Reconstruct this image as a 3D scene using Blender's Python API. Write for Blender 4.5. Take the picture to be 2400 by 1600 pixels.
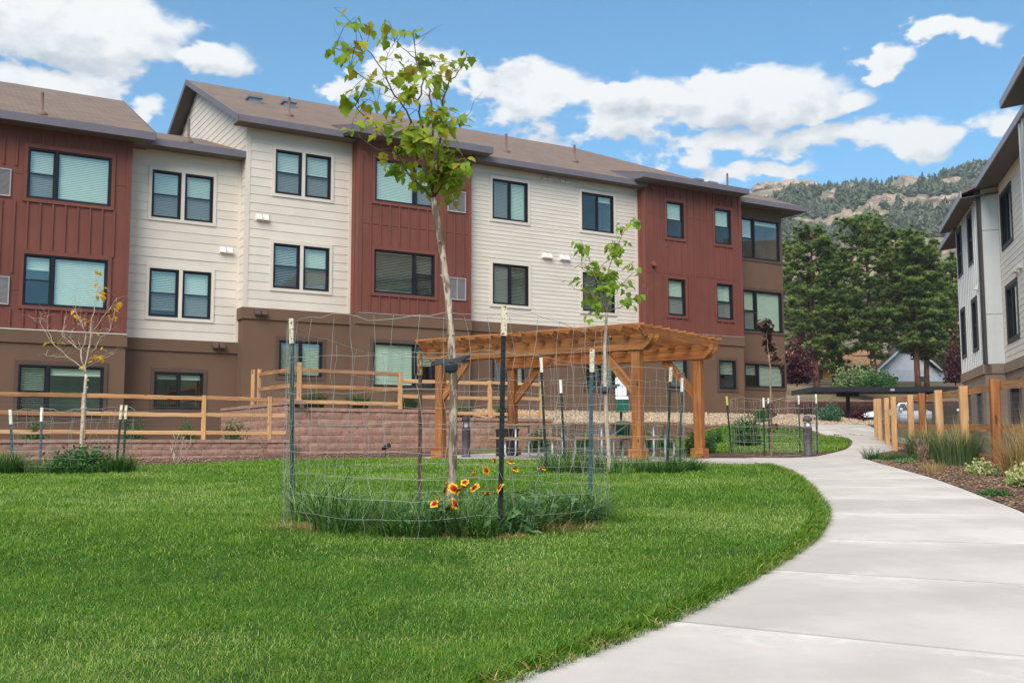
import bpy, math, random
import numpy as np
from mathutils import Vector, Matrix, Euler
from math import sin, cos, pi, radians, sqrt, atan2, exp

scene = bpy.context.scene
for o in list(bpy.data.objects): bpy.data.objects.remove(o)
COL = scene.collection
random.seed(7); RNG = np.random.default_rng(7)

# ------------------------------------------------------------------ camera
FPX, PITCH, ROLL, CAMZ = 2427.0, radians(5.62), radians(-0.088), 1.0
cam_d = bpy.data.cameras.new('camera'); cam = bpy.data.objects.new('camera', cam_d); COL.objects.link(cam)
cam_d.sensor_width = 36.0; cam_d.lens = 36.0*FPX/2400.0; cam_d.clip_start = 0.05; cam_d.clip_end = 6000
cam.location = (0, 0, CAMZ)
cam.rotation_euler = (Matrix.Rotation(radians(90)+PITCH, 3, 'X') @ Matrix.Rotation(ROLL, 3, 'Z')).to_euler()
scene.camera = cam
scene.render.resolution_x = 1024; scene.render.resolution_y = 682

# ------------------------------------------------------------------ light
SUN_EL, SUN_AZ = radians(40), radians(198)          # azimuth clockwise from +Y: behind the camera
scene.view_settings.view_transform = 'Standard'; scene.view_settings.look = 'None'
scene.view_settings.gamma = 1.0; scene.view_settings.exposure = 1.25
scene.view_settings.use_curve_mapping = False
sd = bpy.data.lights.new('sun', 'SUN'); sd.energy = 1.9; sd.angle = radians(40); sd.color = (1.0, 0.94, 0.85)
sun = bpy.data.objects.new('sun', sd); COL.objects.link(sun)
sv = Vector((sin(SUN_AZ)*cos(SUN_EL), cos(SUN_AZ)*cos(SUN_EL), sin(SUN_EL)))
sun.rotation_euler = sv.to_track_quat('Z', 'Y').to_euler(); sun.location = sv*60

cy = scene.cycles; cy.max_bounces = 6; cy.diffuse_bounces = 3; cy.glossy_bounces = 3; cy.transmission_bounces = 3; cy.transparent_max_bounces = 8; cy.caustics_reflective = False; cy.caustics_refractive = False
world = bpy.data.worlds.new('World'); scene.world = world; world.use_nodes = True

class NT:
    """tiny node helper"""
    def __init__(s, tree): s.t = tree; s.n = tree.nodes; s.l = tree.links
    def add(s, typ, **kw):
        nd = s.n.new(typ)
        for k, v in kw.items():
            if k == 'inp':
                for kk, vv in v.items():
                    if hasattr(vv, 'is_output') or isinstance(vv, bpy.types.NodeSocket): s.l.new(vv, nd.inputs[kk])
                    else: nd.inputs[kk].default_value = vv
            else: setattr(nd, k, v)
        return nd
    def math(s, op, a, b=None, c=None, clamp=False):
        nd = s.n.new('ShaderNodeMath'); nd.operation = op; nd.use_clamp = clamp
        for i, v in enumerate((a, b, c)):
            if v is None: continue
            if isinstance(v, bpy.types.NodeSocket): s.l.new(v, nd.inputs[i])
            else: nd.inputs[i].default_value = v
        return nd.outputs[0]
    def mix(s, f, a, b, blend='MIX'):
        nd = s.n.new('ShaderNodeMix'); nd.data_type = 'RGBA'; nd.blend_type = blend
        for i, v in ((0, f), (6, a), (7, b)):
            if isinstance(v, bpy.types.NodeSocket): s.l.new(v, nd.inputs[i])
            else: nd.inputs[i].default_value = v if i == 0 else (*v[:3], 1)
        return nd.outputs[2]
    def noise(s, vec, scale, detail=3, rough=.55, dist=0.0):
        nd = s.n.new('ShaderNodeTexNoise'); nd.inputs['Scale'].default_value = scale; nd.inputs['Detail'].default_value = detail
        nd.inputs['Roughness'].default_value = rough; nd.inputs['Distortion'].default_value = dist
        if vec is not None: s.l.new(vec, nd.inputs['Vector'])
        return nd.outputs['Fac']
    def ramp(s, f, lo, hi):
        nd = s.n.new('ShaderNodeMapRange'); nd.interpolation_type = 'SMOOTHSTEP'; nd.clamp = True
        s.l.new(f, nd.inputs[0]); nd.inputs[1].default_value = lo; nd.inputs[2].default_value = hi
        return nd.outputs[0]
    def mapping(s, vec, sc=(1,1,1), rot=(0,0,0), loc=(0,0,0)):
        nd = s.n.new('ShaderNodeMapping'); nd.inputs['Scale'].default_value = sc; nd.inputs['Rotation'].default_value = rot; nd.inputs['Location'].default_value = loc
        s.l.new(vec, nd.inputs['Vector']); return nd.outputs[0]

def pxdir(px, py):
    R0 = cam.rotation_euler.to_matrix()
    return R0 @ Vector(((px-1200)/FPX, -(py-800)/FPX, -1.0))
def pt(px, py, y):
    """the point at distance y (metres along +Y) on the sight line through photo position px, py"""
    d = pxdir(px, py); k = y/d.y
    return Vector((d.x*k, y, CAMZ+d.z*k))

def build_world():
    w = NT(world.node_tree); w.n.clear()
    out = w.add('ShaderNodeOutputWorld'); bg = w.add('ShaderNodeBackground'); bg.inputs['Strength'].default_value = 0.1
    sky = w.add('ShaderNodeTexSky', sky_type='NISHITA', sun_disc=False)
    sky.sun_elevation = SUN_EL; sky.sun_rotation = SUN_AZ; sky.altitude = 2300; sky.air_density = 1.0; sky.dust_density = 0.3; sky.ozone_density = 2.5
    tc = w.add('ShaderNodeTexCoord'); g = tc.outputs['Generated']
    sep = w.add('ShaderNodeSeparateXYZ', inp={0: g})
    az = w.math('ARCTAN2', sep.outputs[0], sep.outputs[1]); el = w.math('ARCSINE', sep.outputs[2])
    PER = radians(90)                                  # the cloud field goes on round the whole horizon
    azw = w.math('SUBTRACT', w.math('FLOORED_MODULO', w.math('ADD', az, PER/2), PER), PER/2)
    vec = w.mapping(g, sc=(1, 1, 1.7))
    n1 = w.noise(vec, 9.0, 5, .55, .15); n2 = w.noise(vec, 24.0, 6, .58, .1)
    up = w.mapping(g, sc=(1, 1, 1.7), loc=(-.008, 0.0, .018))
    m1 = w.noise(up, 9.0, 5, .55, .15); m2 = w.noise(up, 24.0, 6, .58, .1)
    # warped position so that the outlines billow
    wx = w.math('MULTIPLY', w.math('SUBTRACT', n2, .5), .10)
    azs = w.math('ADD', azw, wx); els = w.math('ADD', el, w.math('MULTIPLY', w.math('SUBTRACT', n1, .5), .09))
    blobs = [(120,60,330,120,1.0),(470,135,150,60,.8),(60,185,330,42,.8),(360,285,80,50,.8),(980,180,170,85,1.0),(1230,225,210,80,1.0),(1500,235,150,75,1.0),
             (1740,225,250,72,1.0),(1950,245,120,48,.85),(1960,340,330,60,.85),(1700,335,200,55,.7),(2080,150,90,38,.9),(2220,95,140,46,.95),(2010,-5,150,18,.6),
             (2400,150,55,22,.7),(1790,415,180,36,.8),(1780,20,70,20,.45),(2330,300,160,45,.6),(820,205,90,35,.6)]
    def field(A, E):
        tot = None
        for (x, y, rx, ry, a) in blobs:
            d = pxdir(x, y).normalized(); a0 = atan2(d.x, d.y); e0 = math.asin(d.z)
            dx = w.math('MULTIPLY', w.math('SUBTRACT', A, a0), FPX/rx); dy = w.math('MULTIPLY', w.math('SUBTRACT', E, e0), FPX/ry)
            q = w.math('MULTIPLY_ADD', dx, dx, w.math('MULTIPLY', dy, dy))
            v = w.math('MULTIPLY', w.math('EXPONENT', w.math('MULTIPLY', q, -.95)), a)
            tot = v if tot is None else w.math('MAXIMUM', tot, v)
        return tot
    tot = field(azs, els); above = field(azs, w.math('ADD', els, .020))      # is there more cloud above? then this is a shaded underside
    # unseen sky above the frame: cloud cover raised to whiten the light
    hi = w.math('MULTIPLY', w.ramp(el, .46, .62), w.math('MULTIPLY', w.ramp(w.noise(vec, 2.2, 3, .5), .36, .52), .95))
    tot = w.math('MAXIMUM', tot, hi)
    n3 = w.noise(vec, 48.0, 5, .6, .1); m3 = w.noise(up, 48.0, 5, .6, .1)
    fb = w.math('ADD', w.math('MULTIPLY', w.math('SUBTRACT', n1, .5), 1.25), w.math('ADD', w.math('MULTIPLY', w.math('SUBTRACT', n2, .5), .75), w.math('MULTIPLY', w.math('SUBTRACT', n3, .5), .28)))
    dens = w.math('ADD', tot, fb)
    mask = w.math('MULTIPLY', w.ramp(dens, .38, .60), w.ramp(el, -.01, .03))
    relief = w.math('ADD', w.math('MULTIPLY', w.math('SUBTRACT', n1, m1), 1.5), w.math('MULTIPLY', w.math('SUBTRACT', n2, m2), 1.3))
    thick = w.ramp(dens, .5, 1.15)
    lit = w.math('ADD', w.math('ADD', w.math('SUBTRACT', .80, w.math('MULTIPLY', thick, .16)), w.math('MULTIPLY', w.math('SUBTRACT', tot, above), 1.1)), w.math('MULTIPLY', relief, 1.7), clamp=True)
    cloud = w.mix(lit, (2.5, 2.72, 3.0), (4.7, 4.68, 4.6))
    skyc = w.mix(1.0, sky.outputs[0], (0.43, .83, .87), 'MULTIPLY')
    c = w.mix(w.math('MULTIPLY', mask, .97), skyc, cloud)
    w.l.new(c, bg.inputs[0]); w.l.new(bg.outputs[0], out.inputs[0])
build_world()

# ------------------------------------------------------------------ materials
def lin(c):
    c = [x/255 for x in c]
    return tuple(x/12.92 if x <= .04045 else ((x+.055)/1.055)**2.4 for x in c)
MATS = {}
def mat(name, col, rough=.7, var=.12, vscale=3.0, bump=0.0, bscale=40.0, metal=0.0, rnd=0.0, stretch=(1,1,1), col2=None, c2lo=.5, c2hi=.65, c2scale=None, spec=.35, coord='Object', detail=4):
    m = bpy.data.materials.new(name); m.use_nodes = True; t = NT(m.node_tree); b = t.n['Principled BSDF']
    b.inputs['Roughness'].default_value = rough; b.inputs['Metallic'].default_value = metal; b.inputs['Specular IOR Level'].default_value = spec
    tc = t.add('ShaderNodeTexCoord'); v = t.mapping(tc.outputs[coord], sc=stretch)
    if rnd:
        oi = t.add('ShaderNodeObjectInfo'); off = t.add('ShaderNodeVectorMath', operation='ADD', inp={0: v})
        cb = t.add('ShaderNodeCombineXYZ'); r10 = t.math('MULTIPLY', oi.outputs['Random'], 37.0)
        t.l.new(r10, cb.inputs[0]); t.l.new(r10, cb.inputs[1]); t.l.new(cb.outputs[0], off.inputs[1]); v = off.outputs[0]
    n = t.noise(v, vscale, detail, .6)
    lo = tuple(max(0, c*(1-var*1.6)) for c in col); hi = tuple(min(1, c*(1+var*1.6)) for c in col)
    c = t.mix(t.ramp(n, .25, .75), lo, hi)
    if col2: c = t.mix(t.ramp(t.noise(v, c2scale or vscale*2.3, 5, .65), c2lo, c2hi), c, col2)
    if rnd:
        f = t.math('ADD', t.math('MULTIPLY', oi.outputs['Random'], 2*rnd), 1-rnd)
        hs = t.add('ShaderNodeHueSaturation', inp={'Color': c, 'Value': f}); c = hs.outputs[0]
    t.l.new(c, b.inputs['Base Color'])
    if bump:
        bp = t.add('ShaderNodeBump'); bp.inputs['Strength'].default_value = min(1, bump); bp.inputs['Distance'].default_value = .01*max(1, bump)
        t.l.new(t.noise(v, bscale, 5, .65), bp.inputs['Height']); t.l.new(bp.outputs[0], b.inputs['Normal'])
    MATS[name] = m; return m

M = MATS
mat('beige', lin((222,211,197)), .75, .04, .7, .25, 60, rnd=.025)
mat('red', lin((121,70,59)), .75, .07, .8, .2, 70, rnd=.02)
mat('brown', lin((112,87,70)), .9, .05, .6, .5, 90)
mat('browntrim', lin((92,72,62)), .8, .05, 1)
mat('fascia', lin((112,107,116)), .65, .05, 1.5)
mat('soffit', lin((106,98,96)), .8, .04, 1)
mat('frame', (.012,.012,.016), .45, .1)
mat('blind', lin((242,241,232)), .7, .02)
mat('room', (.10,.10,.10), .9, .3, 1.2)
mat('louvre', lin((172,166,170)), .5, .05)
mat('ventwhite', lin((235,232,226)), .6, .03)
mat('metalgrey', lin((150,152,160)), .4, .1, 6, metal=.6)
mat('pipe', lin((122,98,90)), .7, .1)
mat('grey_siding', lin((234,232,229)), .75, .03, .8)
mat('taupe', lin((164,140,124)), .9, .05, .7, .4, 80)
mat('darktrim', lin((84,78,80)), .7, .05)
mat('white_siding', lin((244,234,221)), .75, .03, .7, rnd=.025)
mat('soil', lin((120,95,74)), .95, .25, 2.2, .8, 30, col2=lin((80,60,45)))
mat('dirt', lin((118,98,72)), .95, .25, .35, .5, 10, col2=lin((92,104,58)), c2scale=.22)
mat('mulchbed', lin((96,74,58)), .95, .35, 9, 1, 60, col2=lin((62,42,32)))
mat('chips', lin((122,96,76)), .9, .45, 7, rnd=.0, col2=lin((172,150,126)), c2scale=23)
mat('turf', lin((52,92,26)), .95, .3, 1.2, .5, 80, col2=lin((88,100,40)), c2scale=9)
mat('gravel', lin((184,164,138)), .85, .35, 8, col2=lin((150,120,98)), c2scale=14)
mat('asphalt', (.06,.06,.06), .9, .2, 2)
mat('bark', lin((190,170,150)), .9, .30, 9, 1.6, 34, stretch=(1,1,.22), col2=lin((112,94,80)), c2scale=22, c2lo=.44, c2hi=.56)
mat('barkdark', lin((102,66,50)), .95, .35, 5, 1, 16, stretch=(1,1,.3))
mat('barkyoung', lin((196,178,160)), .85, .2, 12, .6, 40)
mat('twig', lin((150,125,105)), .85, .2, 8)
mat('twigdark', lin((92,72,62)), .85, .2, 8)
mat('galv', lin((214,216,218)), .45, .10, 14, metal=.35)
mat('wire', lin((168,166,160)), .5, .15, 5, metal=.35)
mat('wirefence', lin((120,112,104)), .6, .1, 5)
mat('postgreen', lin((38,62,52)), .55, .25, 10)
mat('postblack', lin((44,46,48)), .5, .25, 12)
mat('postblue', lin((78,98,104)), .5, .2, 12)
mat('postrust', lin((98,70,58)), .8, .3, 9)
mat('captop', lin((226,214,186)), .7, .1, 9, col2=lin((134,84,48)), c2scale=42, c2lo=.54, c2hi=.62)
mat('caprust', lin((200,160,110)), .8, .2, 9, col2=lin((122,66,34)), c2scale=40, c2lo=.42, c2hi=.55)
mat('capwhite', lin((238,234,222)), .7, .06, 9)
mat('capyellow', lin((216,206,110)), .7, .06, 9)
mat('rubber', lin((62,66,72)), .55, .15)
mat('bollard', lin((86,78,84)), .5, .08)
mat('bindark', lin((60,50,50)), .6, .15)
mat('green', lin((16,92,72)), .5, .1)
mat('signwhite', lin((228,230,234)), .5, .04)
mat('black', (.012,.012,.014), .5, .1)
mat('carport', (.018,.017,.02), .5, .1)
mat('carwhite', lin((232,234,240)), .25, .02, spec=.6)
mat('carglass', (.03,.04,.05), .08, .05, spec=.8)
mat('tyre', (.02,.02,.02), .8)
mat('rim', lin((170,172,178)), .35, .1, metal=.7)
mat('lamp', lin((220,222,226)), .15)
mat('housewhite', lin((200,204,216)), .8, .04)
mat('houseyellow', lin((172,120,48)), .85, .08)
mat('roofbrown', lin((150,112,82)), .9, .15, 2)
mat('roofdark', lin((70,64,62)), .9, .15, 2)
mat('block', lin((170,132,116)), .94, .12, 4, 1.0, 30, rnd=.05, col2=lin((148,112,98)), c2scale=14)
mat('cap', lin((172,134,118)), .92, .12, 6, 1.0, 40, rnd=.08)
mat('joint', lin((128,98,88)), .95, .15, 5)
mat('slabjoint', lin((96,86,80)), .95, .2, 5)
mat('brickwall', lin((140,104,92)), .92, .1, 6, .8, 20, rnd=.10)
mat('rock', lin((160,142,126)), .95, .32, .06, .8, .6, col2=lin((112,98,88)), c2scale=.22, detail=8)
mat('stone', lin((190,184,178)), .85, .15, 6)

def wood(name, col, dark, knots, rough=.6, rnd=.12, vs=2.0):
    m = bpy.data.materials.new(name); m.use_nodes = True; t = NT(m.node_tree); b = t.n['Principled BSDF']
    b.inputs['Roughness'].default_value = rough; b.inputs['Specular IOR Level'].default_value = .3
    tc = t.add('ShaderNodeTexCoord'); oi = t.add('ShaderNodeObjectInfo')
    cb = t.add('ShaderNodeCombineXYZ'); r = t.math('MULTIPLY', oi.outputs['Random'], 53.0)
    for i in range(3): t.l.new(r, cb.inputs[i])
    ad = t.add('ShaderNodeVectorMath', operation='ADD', inp={0: tc.outputs['Object'], 1: cb.outputs[0]})
    v = t.mapping(ad.outputs[0], sc=(.35, 6, 6)); vk = t.mapping(ad.outputs[0], sc=(1.6, 6, 6))
    g = t.noise(v, vs*1.6, 6, .65, .6); big = t.noise(t.mapping(ad.outputs[0], sc=(.8,2,2)), 1.3, 3)
    c = t.mix(t.ramp(g, .3, .7), dark, col); c = t.mix(t.math('MULTIPLY', t.ramp(big, .45, .75), .45), c, dark)
    kn = t.ramp(t.noise(vk, 2.2, 2, .4), .70, .76); c = t.mix(kn, c, knots)
    f = t.math('ADD', t.math('MULTIPLY', oi.outputs['Random'], 2*rnd), 1-rnd)
    hs = t.add('ShaderNodeHueSaturation', inp={'Color': c, 'Value': f})
    t.l.new(hs.outputs[0], b.inputs['Base Color'])
    bp = t.add('ShaderNodeBump'); bp.inputs['Strength'].default_value = .35; bp.inputs['Distance'].default_value = .006
    t.l.new(g, bp.inputs['Height']); t.l.new(bp.outputs[0], b.inputs['Normal'])
    M[name] = m
wood('cedar', lin((182,120,66)), lin((128,76,40)), lin((80,44,24)), .6, .14)
wood('rail', lin((224,180,130)), lin((196,146,98)), lin((96,56,36)), .7, .10)
wood('railweath', lin((208,154,102)), lin((150,106,76)), lin((84,56,42)), .7, .12)
wood('tablewood', lin((176,134,88)), lin((140,100,66)), lin((90,60,40)), .7, .1)

def pane_mat(name, tint, refl, dim):
    m = bpy.data.materials.new(name); m.use_nodes = True; t = NT(m.node_tree); t.n.clear()
    out = t.add('ShaderNodeOutputMaterial'); tr = t.add('ShaderNodeBsdfTransparent'); tr.inputs[0].default_value = (*[x*dim for x in tint], 1)
    gl = t.add('ShaderNodeBsdfGlossy'); gl.inputs['Roughness'].default_value = .03; gl.inputs[0].default_value = (.92,.93,.92,1)
    lw = t.add('ShaderNodeLayerWeight'); lw.inputs[0].default_value = .5
    tc = t.add('ShaderNodeTexCoord'); bp = t.add('ShaderNodeBump'); bp.inputs['Strength'].default_value = .04; bp.inputs['Distance'].default_value = .02
    t.l.new(t.noise(tc.outputs['Object'], 1.3, 2), bp.inputs['Height']); t.l.new(bp.outputs[0], gl.inputs['Normal'])
    f = t.math('ADD', t.math('MULTIPLY', t.math('POWER', lw.outputs['Facing'], 4.0), .9), refl, clamp=True)
    mx = t.add('ShaderNodeMixShader', inp={0: f}); t.l.new(tr.outputs[0], mx.inputs[1]); t.l.new(gl.outputs[0], mx.inputs[2]); t.l.new(mx.outputs[0], out.inputs[0])
    M[name] = m
pane_mat('pane', (.93,1.0,.955), .11, 1.0)
pane_mat('screenpane', (.84,.87,.86), .08, .88)

def leafmat(name, cols, rough=.55, trans=.48, attr=None):
    """translucent foliage; colour varies by object (single leaves) or by the tint attribute (joined foliage)"""
    m = bpy.data.materials.new(name); m.use_nodes = True; t = NT(m.node_tree); t.n.clear()
    out = t.add('ShaderNodeOutputMaterial')
    if attr: a = t.add('ShaderNodeAttribute', attribute_name=attr); f = a.outputs['Fac']
    else: oi = t.add('ShaderNodeObjectInfo'); f = oi.outputs['Random']
    cr = t.add('ShaderNodeValToRGB', inp={0: f}); e = cr.color_ramp.elements
    while len(e) < len(cols): e.new(.5)
    for i, c in enumerate(cols): e[i].position = i/(len(cols)-1); e[i].color = (*lin(c), 1)
    c = cr.outputs[0]
    if not attr:
        tc = t.add('ShaderNodeTexCoord'); c = t.mix(t.math('MULTIPLY', t.ramp(t.noise(tc.outputs['Object'], 14, 3), .56, .68), .65), c, lin((128,84,34)))
    p = t.add('ShaderNodeBsdfPrincipled', inp={'Base Color': c, 'Roughness': rough, 'Specular IOR Level': .3})
    tl = t.add('ShaderNodeBsdfTranslucent', inp={'Color': c}); mx = t.add('ShaderNodeMixShader', inp={0: trans, 1: p.outputs[0], 2: tl.outputs[0]})
    t.l.new(mx.outputs[0], out.inputs[0]); M[name] = m
leafmat('leaf_main', [(186,160,50),(142,166,44),(126,164,44),(168,186,54),(118,152,44),(188,188,56),(164,142,48)])
leafmat('leaf_second', [(122,160,40),(150,182,52),(104,148,38),(166,186,66),(130,170,46)])
leafmat('leaf_yellow', [(232,178,20),(240,196,30),(214,150,24),(246,206,50)])
leafmat('leaf_purple', [(70,48,48),(92,74,60),(58,40,44),(84,64,54)])
leafmat('grass', [(58,96,18),(90,134,30),(120,158,46),(158,184,80),(200,204,136)], .6, .42, 'tint')
leafmat('tallgrass', [(44,80,28),(76,118,44),(110,146,68),(176,186,126)], .55, .25, 'tint')
leafmat('straw', [(150,122,74),(184,158,100),(206,186,136)], .7, .2, 'tint')
leafmat('needles', [(60,82,38),(108,132,62),(150,170,86),(196,200,120)], .6, .42, 'tint')
leafmat('shrubleaf', [(34,70,28),(56,98,40),(84,126,60)], .6, .25, 'tint')
leafmat('bluegreen', [(48,82,62),(72,108,84),(100,132,104)], .6, .2, 'tint')
leafmat('yarrow', [(70,98,58),(110,132,82),(150,160,112)], .6, .2, 'tint')
leafmat('plumleaf', [(50,24,34),(78,36,48),(98,54,60)], .6, .2, 'tint')
leafmat('variegated', [(90,120,60),(170,178,110),(214,210,160)], .6, .2, 'tint')
leafmat('flowerleaf', [(62,100,52),(90,128,74),(112,146,96)], .6, .25, 'tint')
leafmat('forest', [(52,62,48),(80,90,68),(112,118,94)], .8, .05, 'tint')
mat('scrub', lin((120,110,90)), .95, .32, .035, .8, .5, col2=lin((176,152,132)), c2scale=.05, c2lo=.50, c2hi=.60, detail=9)
mat('petal_y', lin((250,196,10)), .6, .08, 30); mat('petal_r', lin((206,44,20)), .6, .15, 40); mat('disc', lin((140,30,20)), .8, .3, 60); mat('seedhead', lin((176,110,28)), .9, .3, 80)

def shingle():
    m = bpy.data.materials.new('shingle'); m.use_nodes = True; t = NT(m.node_tree); b = t.n['Principled BSDF']; b.inputs['Roughness'].default_value = .95
    tc = t.add('ShaderNodeTexCoord'); br = t.add('ShaderNodeTexBrick')
    for k, v in {'Scale': 1.0, 'Mortar Size': .012, 'Brick Width': .33, 'Row Height': .145, 'Bias': 0.0}.items(): br.inputs[k].default_value = v
    br.inputs['Color1'].default_value = (*lin((136,119,107)), 1); br.inputs['Color2'].default_value = (*lin((104,89,81)), 1); br.inputs['Mortar'].default_value = (*lin((74,60,56)), 1)
    t.l.new(tc.outputs['Object'], br.inputs['Vector'])
    n = t.noise(tc.outputs['Object'], .9, 4); n2 = t.noise(t.mapping(tc.outputs['Object'], sc=(1.2,5,5)), 2.2, 4)
    c = t.mix(.45, br.outputs[0], t.mix(n2, lin((88,74,66)), lin((144,124,111)))); c = t.mix(t.math('MULTIPLY', t.ramp(n, .35, .7), .35), c, lin((136,114,102)))
    t.l.new(c, b.inputs['Base Color']); bp = t.add('ShaderNodeBump'); bp.inputs['Strength'].default_value = .6; bp.inputs['Distance'].default_value = .02
    t.l.new(br.outputs['Fac'], bp.inputs['Height']); bp.invert = True; t.l.new(bp.outputs[0], b.inputs['Normal']); M['shingle'] = m
shingle()

def concrete():
    m = bpy.data.materials.new('concrete'); m.use_nodes = True; t = NT(m.node_tree); b = t.n['Principled BSDF']; b.inputs['Roughness'].default_value = .85; b.inputs['Specular IOR Level'].default_value = .25
    tc = t.add('ShaderNodeTexCoord'); P = tc.outputs['Object']; a = t.add('ShaderNodeAttribute', attribute_name='edge')
    oi = t.add('ShaderNodeObjectInfo')
    big = t.noise(P, .9, 4, .6); fine = t.noise(P, 60, 4, .7); med = t.noise(P, 2.6, 6, .7, .5); pits = t.noise(P, 170, 2, .5)
    c = t.mix(t.ramp(big, .3, .7), lin((184,176,170)), lin((207,200,194)))
    st = t.ramp(t.math('ADD', t.math('MULTIPLY', a.outputs['Fac'], .50), t.math('MULTIPLY', t.math('SUBTRACT', med, .5), 1.6)), .30, .78)      # pale lime bloom along the joints
    c = t.mix(t.math('MULTIPLY', st, t.math('ADD', .30, t.math('MULTIPLY', t.noise(P, 9, 5, .7), .65))), c, lin((236,231,225)))
    pk = t.ramp(t.noise(P, 3.3, 5, .7), .60, .72); c = t.mix(t.math('MULTIPLY', pk, .22), c, lin((214,190,176)))
    c = t.mix(t.math('MULTIPLY', fine, .22), c, lin((150,146,142))); c = t.mix(t.math('MULTIPLY', t.ramp(pits, .69, .73), .6), c, lin((120,112,106)))
    hs = t.add('ShaderNodeHueSaturation', inp={'Color': c, 'Value': t.math('ADD', t.math('MULTIPLY', oi.outputs['Random'], .12), .94)})
    t.l.new(hs.outputs[0], b.inputs['Base Color'])
    bp = t.add('ShaderNodeBump'); bp.inputs['Strength'].default_value = .25; bp.inputs['Distance'].default_value = .004
    t.l.new(t.noise(t.mapping(P, sc=(30, 4, 30)), 5, 4, .7), bp.inputs['Height']); t.l.new(bp.outputs[0], b.inputs['Normal']); M['concrete'] = m
concrete()

# ------------------------------------------------------------------ mesh helpers
def setprops(o, label=None, cat=None, group=None, kind=None):
    if label: o['label'] = label
    if cat: o['category'] = cat
    if group: o['group'] = group
    if kind: o['kind'] = kind
    return o
def empty(name, loc=(0,0,0), rz=0.0, label=None, cat=None, group=None, kind=None, parent=None):
    o = bpy.data.objects.new(name, None); o.location = loc; o.rotation_euler = (0, 0, rz); o.empty_display_size = .2
    COL.objects.link(o); o.parent = parent
    return setprops(o, label, cat, group, kind)
def link(name, me, m=None, parent=None, loc=None, rot=None, sc=None, **kw):
    o = bpy.data.objects.new(name, me); COL.objects.link(o); o.parent = parent
    if m and not me.materials: me.materials.append(M[m])
    if loc is not None: o.location = loc
    if rot is not None: o.rotation_euler = rot
    if sc is not None: o.scale = sc
    return setprops(o, **kw)
def npmesh(name, V, F, m, smooth=False, tint=None):
    """fast mesh of equal-sized faces from arrays; tint is a per-vertex float"""
    V = np.asarray(V, dtype=np.float32); F = np.asarray(F, dtype=np.int32); k = F.shape[1]
    me = bpy.data.meshes.new(name); me.vertices.add(len(V)); me.vertices.foreach_set('co', V.ravel())
    me.loops.add(F.size); me.loops.foreach_set('vertex_index', F.ravel()); me.polygons.add(len(F))
    me.polygons.foreach_set('loop_start', np.arange(0, F.size, k, dtype=np.int32)); me.polygons.foreach_set('loop_total', np.full(len(F), k, dtype=np.int32))
    if tint is not None:
        at = me.attributes.new('tint', 'FLOAT', 'POINT'); at.data.foreach_set('value', np.asarray(tint, dtype=np.float32))
    me.update(calc_edges=True); me.validate()
    if smooth: me.polygons.foreach_set('use_smooth', np.ones(len(F), dtype=bool))
    me.materials.append(M[m]); return me

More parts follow.
